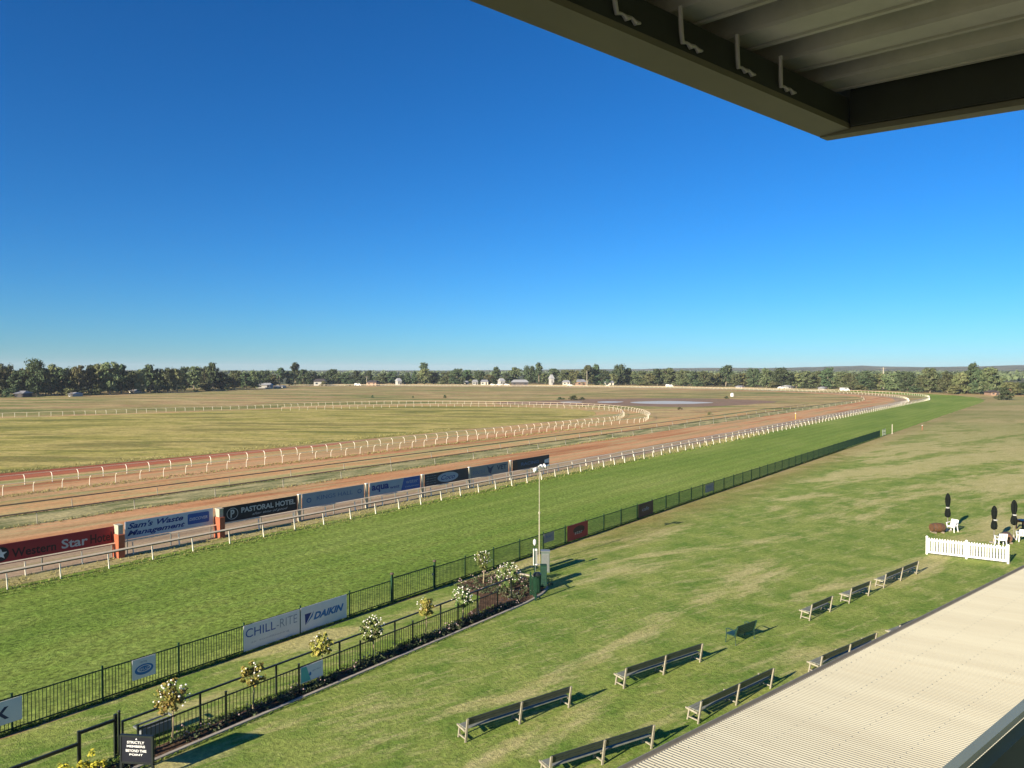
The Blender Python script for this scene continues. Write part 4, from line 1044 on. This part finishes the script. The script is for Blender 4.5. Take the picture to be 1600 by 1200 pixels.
m = MB(); m.box((0, 0, .85), (.24, .2, .95)); m.build('case', M['white'], t); m = MB(); m.box((0, 0, .19), (.06, .06, .37)); m.build('stand', M['galv'], t); m = MB(); m.box((0, -.105, .85), (.18, .012, .8)); m.build('door', M['galv'], t)
t = thing('electrical_cabinet', 'grey green electrical cabinet at the foot of the speaker pole', 'cabinet', cam2w(1.98, 43.7), YAW)
m = MB(); m.box((0, 0, .62), (.50, .40, 1.24)); m.build('case', paint('cabinet_green', (.12, .16, .13), .5, .3, .15), t); m = MB(); m.box((0, 0, 1.27), (.56, .46, .05)); m.build('lid', M['galv'], t); m = MB(); m.box((0, -.208, .62), (.42, .014, 1.05)); m.build('door', M['galv'], t)
t = thing('gate_pole', 'thin dark pole with a small white lamp near the speaker pole', 'pole', cam2w(1.30, 42.2), YAW)
m = MB(); m.tube([(0, 0, 0), (0, 0, 2.1)], .028, 6); m.build('shaft', M['green_steel'], t); m = MB(); m.lathe([(.04, 1.95), (.09, 2.05), (.09, 2.22), (.03, 2.30)], 10); m.build('lamp_head', M['white'], t)
t = thing('waste_bin', 'dark green bin with a lid beside the garden gate', 'bin', cam2w(1.35, 39.6), YAW)
m = MB(); m.lathe([(.19, 0), (.22, .95)], 14); m.build('body', M['green_steel'], t); m = MB(); m.lathe([(.24, .95), (.24, 1.0), (.16, 1.1), (.05, 1.13)], 14); m.build('lid', M['black_steel'], t)
t = thing('tool_cabinet', 'dark green upright cabinet beside the bin', 'cabinet', cam2w(1.75, 40.8), YAW)
m = MB(); m.box((0, 0, .6), (.36, .4, 1.2)); m.build('case', M['green_steel'], t); m = MB(); m.box((0, -.205, .6), (.30, .012, 1.06)); m.build('door', M['park_green'], t)

# ------------------------------------------------------------------ benches
def make_bench(nsec, L, label, loc, rz, group):
    """local +x runs along the bench, +y is the front (away from the stand)"""
    t = thing('bench', label, 'bench', loc, rz, group)
    xs = [L * k / nsec for k in range(nsec + 1)]
    for x in xs:
        m = MB(); m.bar((x, -.02, 0), (x, -.16, .82), .05, .065, Vector((1, 0, 0))); m.build('upright', M['bench_post'], t)
        m = MB(); m.bar((x, .0, .36), (x, .50, .40), .05, .06); m.bar((x, .42, .0), (x, .34, .38), .05, .06, Vector((1, 0, 0))); m.bar((x, .0, .12), (x, .40, .12), .04, .04); m.build('leg', M['bench_post'], t)
    for a, b in zip(xs[:-1], xs[1:]):
        ln = b - a - .03; c = (a + b) / 2
        m = MB(); T_ = Matrix.Rotation(R(-9.5), 3, 'X').inverted()
        for z in (.645, .768):
            m.box((c, -.058 - (z - .4) * .17, z), (ln, .028, .112), 0, Matrix.Rotation(R(9.5), 3, 'X'))
        m.build('backrest', M['bench_slab'], t)
        m = MB()
        for y in (.04, .19, .34): m.box((c, y, .435), (ln, .125, .03))
        m.build('seat', M['bench_seat'], t)
    return t
BEN = [((727, 1160), (888, 1106), 2, 'double bench standing nearest to the rose bed'),
       ((857, 1222), (1017, 1170), 2, 'double bench at the bottom edge, beside the lower left end of the cream roof'),
       ((974, 1076), (1093, 1035), 2, 'double bench between the green park bench and the one nearest the roses'),
       ((1090, 1131), (1203, 1076), 2, 'double bench right against the middle of the cream roof edge'),
       ((1279, 1055.6), (1364, 1017.5), 2, 'double bench half hidden behind the cream roof edge'),
       ((1401, 1004), (1435, 990), 1, 'short bench almost wholly hidden behind the cream roof edge'),
       ((1264, 970), (1296, 956), 1, 'short bench, lowest of the three in a row before the picket fence'),
       ((1326, 943), (1356, 931), 1, 'short bench in the middle of the row of three'),
       ((1380, 919), (1431, 897.5), 2, 'double bench nearest the white picket fence')]
for a, b, n, lab in BEN:
    A = G(*a); B = G(*b); d = (B - A).xy; make_bench(n, d.length, lab, (A.x, A.y, 0), math.atan2(d.y, d.x), 'spectator benches on the lawn')
# green park bench
A = G(1147, 1009); B = G(1183, 996); d = (B - A).xy.normalized()
t = thing('park_bench', 'dark green slatted park bench standing alone on the lawn', 'bench', (A.x, A.y, 0), math.atan2(d.y, d.x))
Lb = 1.45
for x in (.05, Lb - .05):
    m = MB(); m.tube([(x, -.05, 0), (x, -.02, .42), (x, -.16, .86)], .025, 6); m.tube([(x, .48, 0), (x, .44, .40), (x, .46, .62), (x, .38, .66), (x, -.08, .64)], .022, 6); m.tube([(x, -.02, .40), (x, .44, .40)], .02, 6); m.build('leg', M['park_green'], t)
m = MB()
for k in range(5): m.box((Lb / 2, .03 + .095 * k, .435), (Lb, .075, .025))
m.build('seat', M['park_green'], t)
m = MB()
for k in range(5): m.box((Lb / 2, -.03 - .026 * k, .50 + .085 * k), (Lb, .02, .07), 0, Matrix.Rotation(R(17), 3, 'X'))
m.build('backrest', M['park_green'], t)

# ------------------------------------------------------------------ picket fence, umbrellas, barrels, chairs
A = G(1448, 866); B = G(1575, 881); d = (B - A).xy; Lp = d.length
t = thing('picket_fence', 'short white picket fence standing on the lawn', 'fence', (A.x, A.y, 0), math.atan2(d.y, d.x))
for x in (0, Lp / 2, Lp):
    m = MB(); m.box((x, 0, .57), (.11, .11, 1.14)); m.lathe([(.085, 1.14), (.085, 1.16), (.01, 1.22)], 4, (x, 0, 0)); m.build('post', M['white_plastic'], t)
for a, b in ((0, Lp / 2), (Lp / 2, Lp)):
    m = MB(); c = (a + b) / 2; ln = b - a - .11
    m.box((c, 0, .17), (ln, .05, .11)); m.box((c, 0, .95), (ln, .05, .09))
    n = 14
    for k in range(n):
        x = a + .055 + ln * (k + .5) / n
        m.box((x, -.035, .59), (.085, .018, .96)); m.add([(x - .042, -.044, 1.07), (x + .042, -.044, 1.07), (x, -.044, 1.12), (x - .042, -.026, 1.07), (x + .042, -.026, 1.07), (x, -.026, 1.12)], [(0, 1, 2), (5, 4, 3), (1, 4, 5, 2), (0, 2, 5, 3)])
    m.build('picket_panel', M['white_plastic'], t)
def umbrella(px, py, h, label):
    p = G(px, py); t = thing('closed_umbrella', label, 'umbrella', (p.x, p.y, 0), random.uniform(0, 1), 'closed black umbrellas')
    s = h / 2.8
    m = MB(); m.tube([(0, 0, 0), (0, 0, h - .04)], .028, 8); m.build('pole', M['umb_pole'], t)
    m = MB(); n = 16; prof = [(.06, .98), (.17, 1.06), (.20, 1.25), (.17, 1.48), (.12, 1.66), (.10, 1.75), (.14, 1.90), (.17, 2.12), (.18, 2.38), (.13, 2.62), (.04, 2.78)]
    vs = []; 
    for r, z in prof:
        for k in range(n):
            a = 2 * math.pi * k / n; q = r * (1.12 if k % 2 else .84); vs.append((q * math.cos(a), q * math.sin(a), z * s))
    m.add(vs, [(i * n + k, i * n + (k + 1) % n, (i + 1) * n + (k + 1) % n, (i + 1) * n + k) for i in range(len(prof) - 1) for k in range(n)] + [tuple(range((len(prof) - 1) * n, len(prof) * n))])
    m.build('canopy', M['canvas'], t)
    m = MB(); m.lathe([(.128, 1.70 * s), (.132, 1.735 * s), (.128, 1.77 * s)], 14, (0, 0, 0), Matrix.Rotation(R(4), 3, 'X')); m.build('strap', M['strap'], t)
    m = MB(); m.lathe([(.30, 0), (.30, .05), (.06, .08), (.05, .3)], 14); m.build('base', M['concrete'], t)
umbrella(1480.5, 829, 2.82, 'closed black umbrella standing alone behind the left half of the picket fence')
umbrella(1553, 848, 2.60, 'closed black umbrella behind the right end of the picket fence')
umbrella(1584, 842, 2.80, 'closed black umbrella farthest right, next to the dark table')
def barrel(px, py, az, label, s=1.0):
    p = G(px, py); t = thing('wine_barrel', label, 'barrel', (p.x, p.y, 0), YAW + az, 'oak barrels on the lawn')
    Rx = Matrix.Rotation(R(90), 3, 'Y'); L = .95 * s; r0 = .28 * s; r1 = .345 * s
    prof = [(r0 + (r1 - r0) * math.sin(math.pi * k / 8), -L / 2 + L * k / 8) for k in range(9)]
    m = MB(); m.lathe(prof, 22, (0, 0, r1 + .05), Rx); m.build('staves', M['oak'], t)
    for z in (-.44, -.24, .24, .44):
        f = (z + .5); r = r0 + (r1 - r0) * math.sin(math.pi * f) + .006
        m = MB(); m.lathe([(r, z * L - .02), (r, z * L + .02)], 22, (0, 0, r1 + .05), Rx); m.build('hoop', M['hoop'], t)
    for x in (-.3, .3):
        m = MB(); m.box((x * s, 0, .06), (.1, .62, .12)); m.build('cradle', M['bark'], t)
barrel(1464.5, 832.5, R(4), 'brown oak barrel lying sideways left of the first white chair')
barrel(1573, 848, R(62), 'brown oak barrel lying end on behind the right end of the picket fence')
def chair(px, py, rz, label):
    p = G(px, py); t = thing('plastic_chair', label, 'chair', (p.x, p.y, 0), rz, 'white plastic chairs')
    mt = M['white_plastic']
    for sx in (-1, 1):
        m = MB(); m.bar((sx * .27, -.26, 0), (sx * .23, -.22, .44), .05, .05); m.build('leg', mt, t)
        m = MB(); m.bar((sx * .26, .28, 0), (sx * .22, .22, .44), .05, .05); m.build('leg', mt, t)
        m = MB(); m.bar((sx * .27, -.20, .40), (sx * .29, -.24, .66), .05, .05); m.bar((sx * .29, -.27, .67), (sx * .29, .20, .69), .07, .03); m.build('armrest', mt, t)
    m = MB(); m.box((0, 0, .435), (.50, .50, .04)); m.box((0, -.25, .41), (.50, .03, .07)); m.build('seat', mt, t)
    m = MB(); 
    for k in range(5): m.bar(((k - 2) * .10, .22, .46), ((k - 2) * .095, .33, .84), .062, .02)
    m.bar((-.25, .335, .86), (.25, .335, .86), .03, .08); m.bar((-.25, .23, .46), (-.24, .33, .86), .045, .03); m.bar((.25, .23, .46), (.24, .33, .86), .045, .03)
    m.build('backrest', mt, t)
chair(1488, 831, YAW + R(-60), 'white plastic chair beside the lone closed umbrella')
chair(1564, 853, YAW + R(170), 'white plastic chair seen just over the right end of the picket fence')
chair(1597, 846, YAW + R(160), 'white plastic chair at the right edge of the photo')
p = G(1607, 828); t = thing('table', 'dark low table at the right edge behind the last umbrella', 'table', (p.x, p.y, 0), YAW)
m = MB(); m.box((0, 0, .72), (1.5, .8, .06)); m.build('table_top', M['dark_table'], t)
m = MB(); m.box((0, -.38, .60), (1.45, .02, .2)); m.box((0, .38, .60), (1.45, .02, .2)); m.build('apron', M['dark_table'], t)
for x in (-.68, .68):
    for y in (-.34, .34):
        m = MB(); m.box((x, y, .345), (.07, .07, .69)); m.build('leg', M['dark_table'], t)

# ------------------------------------------------------------------ stand: lower roof, overhead roof, balcony
AZ = R(50.7) - YAW
def AB(a, b, z): return Vector((math.sin(AZ) * a + math.cos(AZ) * b, math.cos(AZ) * a - math.sin(AZ) * b, z))
RZ = -AZ    # local x=b, local y=a
e = G(1600, 887, 3.25).xy
eb = e.dot(Vector((math.cos(AZ), -math.sin(AZ)))); ea = e.dot(Vector((math.sin(AZ), math.cos(AZ))))
t = thing('verandah', 'cream corrugated verandah roof with grey gutter in the lower right corner', 'roof', tuple(AB(0, eb, 0)), RZ)
a0, a1 = -12.0, 52.0; W = -.55 - eb; sl = math.tan(R(5))
m = MB(); vs = []; fs = []; pitch = .10; n = int((a1 - a0) / pitch * 8); 
for i in range(n + 1):
    y = a0 + (a1 - a0) * i / n; c = .0125 * math.cos(2 * math.pi * i / 8)
    vs += [(.06, y, 3.27 + c), (W, y, 3.27 + W * sl + c)]
fs = [(2 * i, 2 * i + 1, 2 * i + 3, 2 * i + 2) for i in range(n)]
m.add(vs, fs); o = m.build('roof_sheet', M['cream_sheet'], t, True)
if o.data.polygons[0].normal.z < 0: o.data.flip_normals()
m = MB()
for bb_ in (.35, 1.5, 2.7, 3.9, 5.1, 6.3, 7.5, 8.7):
    for k in range(int(40 / .3)):
        y = -6 + k * .3; z = 3.27 + bb_ * sl + .0125
        m.add([(bb_ - .012, y - .012, z), (bb_ + .012, y - .012, z), (bb_ + .012, y + .012, z), (bb_ - .012, y + .012, z), (bb_, y, z + .012)], [(0, 1, 4), (1, 2, 4), (2, 3, 4), (3, 0, 4)])
m.build('screw_heads', M['galv'], t)
m = MB(); cy = (a0 + a1) / 2
m.box((W - .05, cy, 3.30 + W * sl), (.35, a1 - a0, .02)); m.build('flashing', M['gutter'], t)
m = MB(); y0_, y1_ = a0, a1; cy = (a0 + a1) / 2; LL = a1 - a0
m.box((-.06, cy, 3.155), (.15, LL, .012)); m.box((-.13, cy, 3.21), (.014, LL, .12)); m.box((.022, cy, 3.195), (.014, LL, .09)); m.build('gutter', M['gutter'], t)
m = MB(); m.box((.05, cy, 3.06), (.04, LL, .18)); m.build('fascia', M['gutter'], t)
for k in range(17):
    m = MB(); y = a0 + 1 + k * 3.9; m.box((.12, y, 1.49), (.1, .1, 2.96)); m.build('post', M['post_cream'], t)
# stand body below the balcony (stood on by the photographer)
t = thing('grandstand', 'grandstand wall and balcony floor under the photographer', 'building', tuple(AB(0, 0, 0)), RZ)
m = MB(); m.box((4.2, -6.0, 5.15), (9.2, 18.6, 10.3)); m.build('wall', M['wall_cream'], t)
# balcony balustrade
t = thing('balustrade', 'dark teal balcony balustrade with a pale grey green top rail at the bottom right', 'railing', tuple(AB(0, 0, 10.3)), RZ)
m = MB(); bb = -.45
m.box((bb + .008, -1.9, 1.085), (.016, 9.4, .012)); m.build('top_rail', M['rail_teal'], t)
m = MB(); m.box((bb + .026, -1.9, .582), (.02, 9.3, .99)); m.build('panel', M['panel_teal'], t)
for y in (2.7, .9, -.9, -2.7, -4.5, -6.3):
    m = MB(); m.box((bb + .07, y, .525), (.045, .045, 1.05)); m.build('post', M['panel_teal'], t)
m = MB(); m.box((bb + 2.2, -1.9, .03), (4.4, 9.2, .06)); m.build('deck', M['panel_teal'], t)
# overhead roof, local frame x=b, y=a, z above the eye
t = thing('grandstand_roof', 'underside of the corrugated grandstand roof overhead with a pale olive edge beam', 'roof', tuple(AB(0, 0, CH)), RZ)
bc, ac, zc = -1.80, 3.345, 1.10; s5 = math.tan(R(5)); bE = 7.0; aS = -3.0
def zr(b): return zc - (b - bc) * s5
# edge beam A (runs along a)
m = MB(); m.box((bc + .075, (ac + aS) / 2, zc + .012), (.15, ac - aS, .024)); m.build('edge_beam', M['beam'], t)
m = MB(); m.box((bc + .010, (ac + aS) / 2, zc + .024 + .13), (.02, ac - aS, .26)); m.build('fascia', M['beam'], t)
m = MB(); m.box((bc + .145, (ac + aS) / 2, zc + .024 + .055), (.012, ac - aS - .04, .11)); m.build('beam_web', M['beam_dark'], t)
# barge beam B (runs along b, sloping)
def slope_box(m, b0, b1, a0, a1, d0, d1):
    P = [(b, a, zr(b) + d) for b in (b0, b1) for a in (a0, a1) for d in (d0, d1)]
    m.add(P, [(0, 1, 3, 2), (4, 6, 7, 5), (0, 4, 5, 1), (2, 3, 7, 6), (0, 2, 6, 4), (1, 5, 7, 3)])
m = MB(); slope_box(m, bc + .003, bE, ac + .002, ac + .075, -.004, .02); m.build('barge_beam', M['beam'], t)
m = MB(); slope_box(m, bc + .003, bE, ac + .055, ac + .075, .021, .30); m.build('barge_fascia', M['beam'], t)
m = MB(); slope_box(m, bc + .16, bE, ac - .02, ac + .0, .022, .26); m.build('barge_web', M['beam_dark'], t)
# corrugated sheet
m = MB(); vs = []; P_ = .34; a = ac - .03; k = 0; lst = []
while a > aS:
    lst += [(a, .275), (a - .022, .185), (a - .030, .172), (a - .050, .172), (a - .054, .180), (a - .074, .180), (a - .078, .172), (a - .185, .176), (a - .195, .188), (a - .235, .27), (a - .24, .275)]; a -= P_
for (a, d) in lst: vs += [(bc + .02, a, zr(bc + .02) + d), (bE, a, zr(bE) + d)]
m.add(vs, [(2 * i, 2 * i + 2, 2 * i + 3, 2 * i + 1) for i in range(len(lst) - 1)])
m.build('roof_sheet', M['roof_sheet'], t)
# upper side of the roof: keep the sun out
m = MB(); P = [(bc + .02, ac + .05, zr(bc) + .275), (bc + .02, aS, zr(bc) + .275), (bE, aS, zr(bE) + .275), (bE, ac + .05, zr(bE) + .275)]
m.add(P + [(x, y, z + .02) for x, y, z in P], [(0, 1, 2, 3), (7, 6, 5, 4), (0, 4, 5, 1), (1, 5, 6, 2), (2, 6, 7, 3), (3, 7, 4, 0)]); m.build('roof_deck', M['beam_dark'], t)
# gutter brackets
BS = .62
for px, py in ((951, 26), (1052, 72), (1146, 108), (1221, 135)):
    q = G(px, py, CH + zc + .04); aa = q.xy.dot(Vector((math.sin(AZ), math.cos(AZ))))
    m = MB(); r_ = .0085; x = bc + .160
    m.tube([(x + .02, aa - .03, zc + .15), (x + .012, aa - .012, zc + .07), (x, aa + .01, zc + .045), (x, aa + .035, zc + .05), (x, aa + .055, zc + .042), (x, aa + .08, zc + .05), (x, aa + .10, zc + .04), (x, aa + .125, zc + .046)], [r_, r_, r_, r_ * .6, r_ * 1.2, r_ * .7, r_ * 1.1, r_ * .5], 6)
    m.build('gutter_bracket', M['bracket'], t)

# the air
hz = NT('haze'); hz.n.remove(hz.bsdf); pv = hz.node('ShaderNodeVolumePrincipled')
pv.inputs['Color'].default_value = (.82, .90, 1.0, 1); pv.inputs['Density'].default_value = 1e-4; pv.inputs['Anisotropy'].default_value = 0.0
hz.link(pv.outputs[0], hz.n['Material Output'].inputs['Volume'])
m = MB(); m.box((0, 2250, 29), (12400, 7900, 60)); tag(m.build('haze', hz.m), 'thin blue haze over the far plain', 'haze', kind='stuff')

# ------------------------------------------------------------------ sky, sun, camera
SAZ = R(4.0); SEL = R(20.0)
w = bpy.data.worlds.new('World'); SC.world = w; w.use_nodes = True
nt_ = w.node_tree; bg = nt_.nodes['Background']; sky = nt_.nodes.new('ShaderNodeTexSky'); sky.sky_type = 'NISHITA'
sky.sun_disc = False; sky.sun_elevation = SEL; sky.sun_rotation = math.pi + SAZ
sky.air_density = 1.0; sky.dust_density = 0; sky.ozone_density = 8.0; sky.altitude = 0
def mulc(a, c):
    x = nt_.nodes.new('ShaderNodeMix'); x.data_type = 'RGBA'; x.blend_type = 'MULTIPLY'; x.inputs[0].default_value = 1
    x.inputs[7].default_value = (c[0], c[1], c[2], 1); nt_.links.new(a, x.inputs[6]); return x.outputs[2]
ga = nt_.nodes.new('ShaderNodeGamma'); ga.inputs[1].default_value = 1.1
nt_.links.new(mulc(sky.outputs[0], (.059, .088, .100)), ga.inputs[0])
hs_ = nt_.nodes.new('ShaderNodeHueSaturation'); hs_.inputs['Saturation'].default_value = 1.05
nt_.links.new(mulc(ga.outputs[0], (10, 10, 10)), hs_.inputs['Color']); nt_.links.new(hs_.outputs[0], bg.inputs['Color']); bg.inputs['Strength'].default_value = .072
ld = bpy.data.lights.new('sun', 'SUN'); ld.energy = 5.0; ld.angle = R(.5); ld.color = (1.0, .88, .70)
lo_ = bpy.data.objects.new('sun', ld); COL.objects.link(lo_)
dv = Vector((math.sin(SAZ) * math.cos(SEL), math.cos(SAZ) * math.cos(SEL), -math.sin(SEL)))
lo_.rotation_euler = dv.to_track_quat('-Z', 'Y').to_euler()
cd = bpy.data.cameras.new('camera'); cd.sensor_width = 36; cd.lens = 36 * F / 1600; cd.clip_start = .05; cd.clip_end = 20000
co = bpy.data.objects.new('camera', cd); COL.objects.link(co); co.location = (0, 0, CH)
co.rotation_euler = (R(90) - PIT, 0, YAW); SC.camera = co
SC.view_settings.view_transform = 'Standard'; SC.view_settings.look = 'None'; SC.view_settings.gamma = 1
SC.view_settings.exposure = 1.0
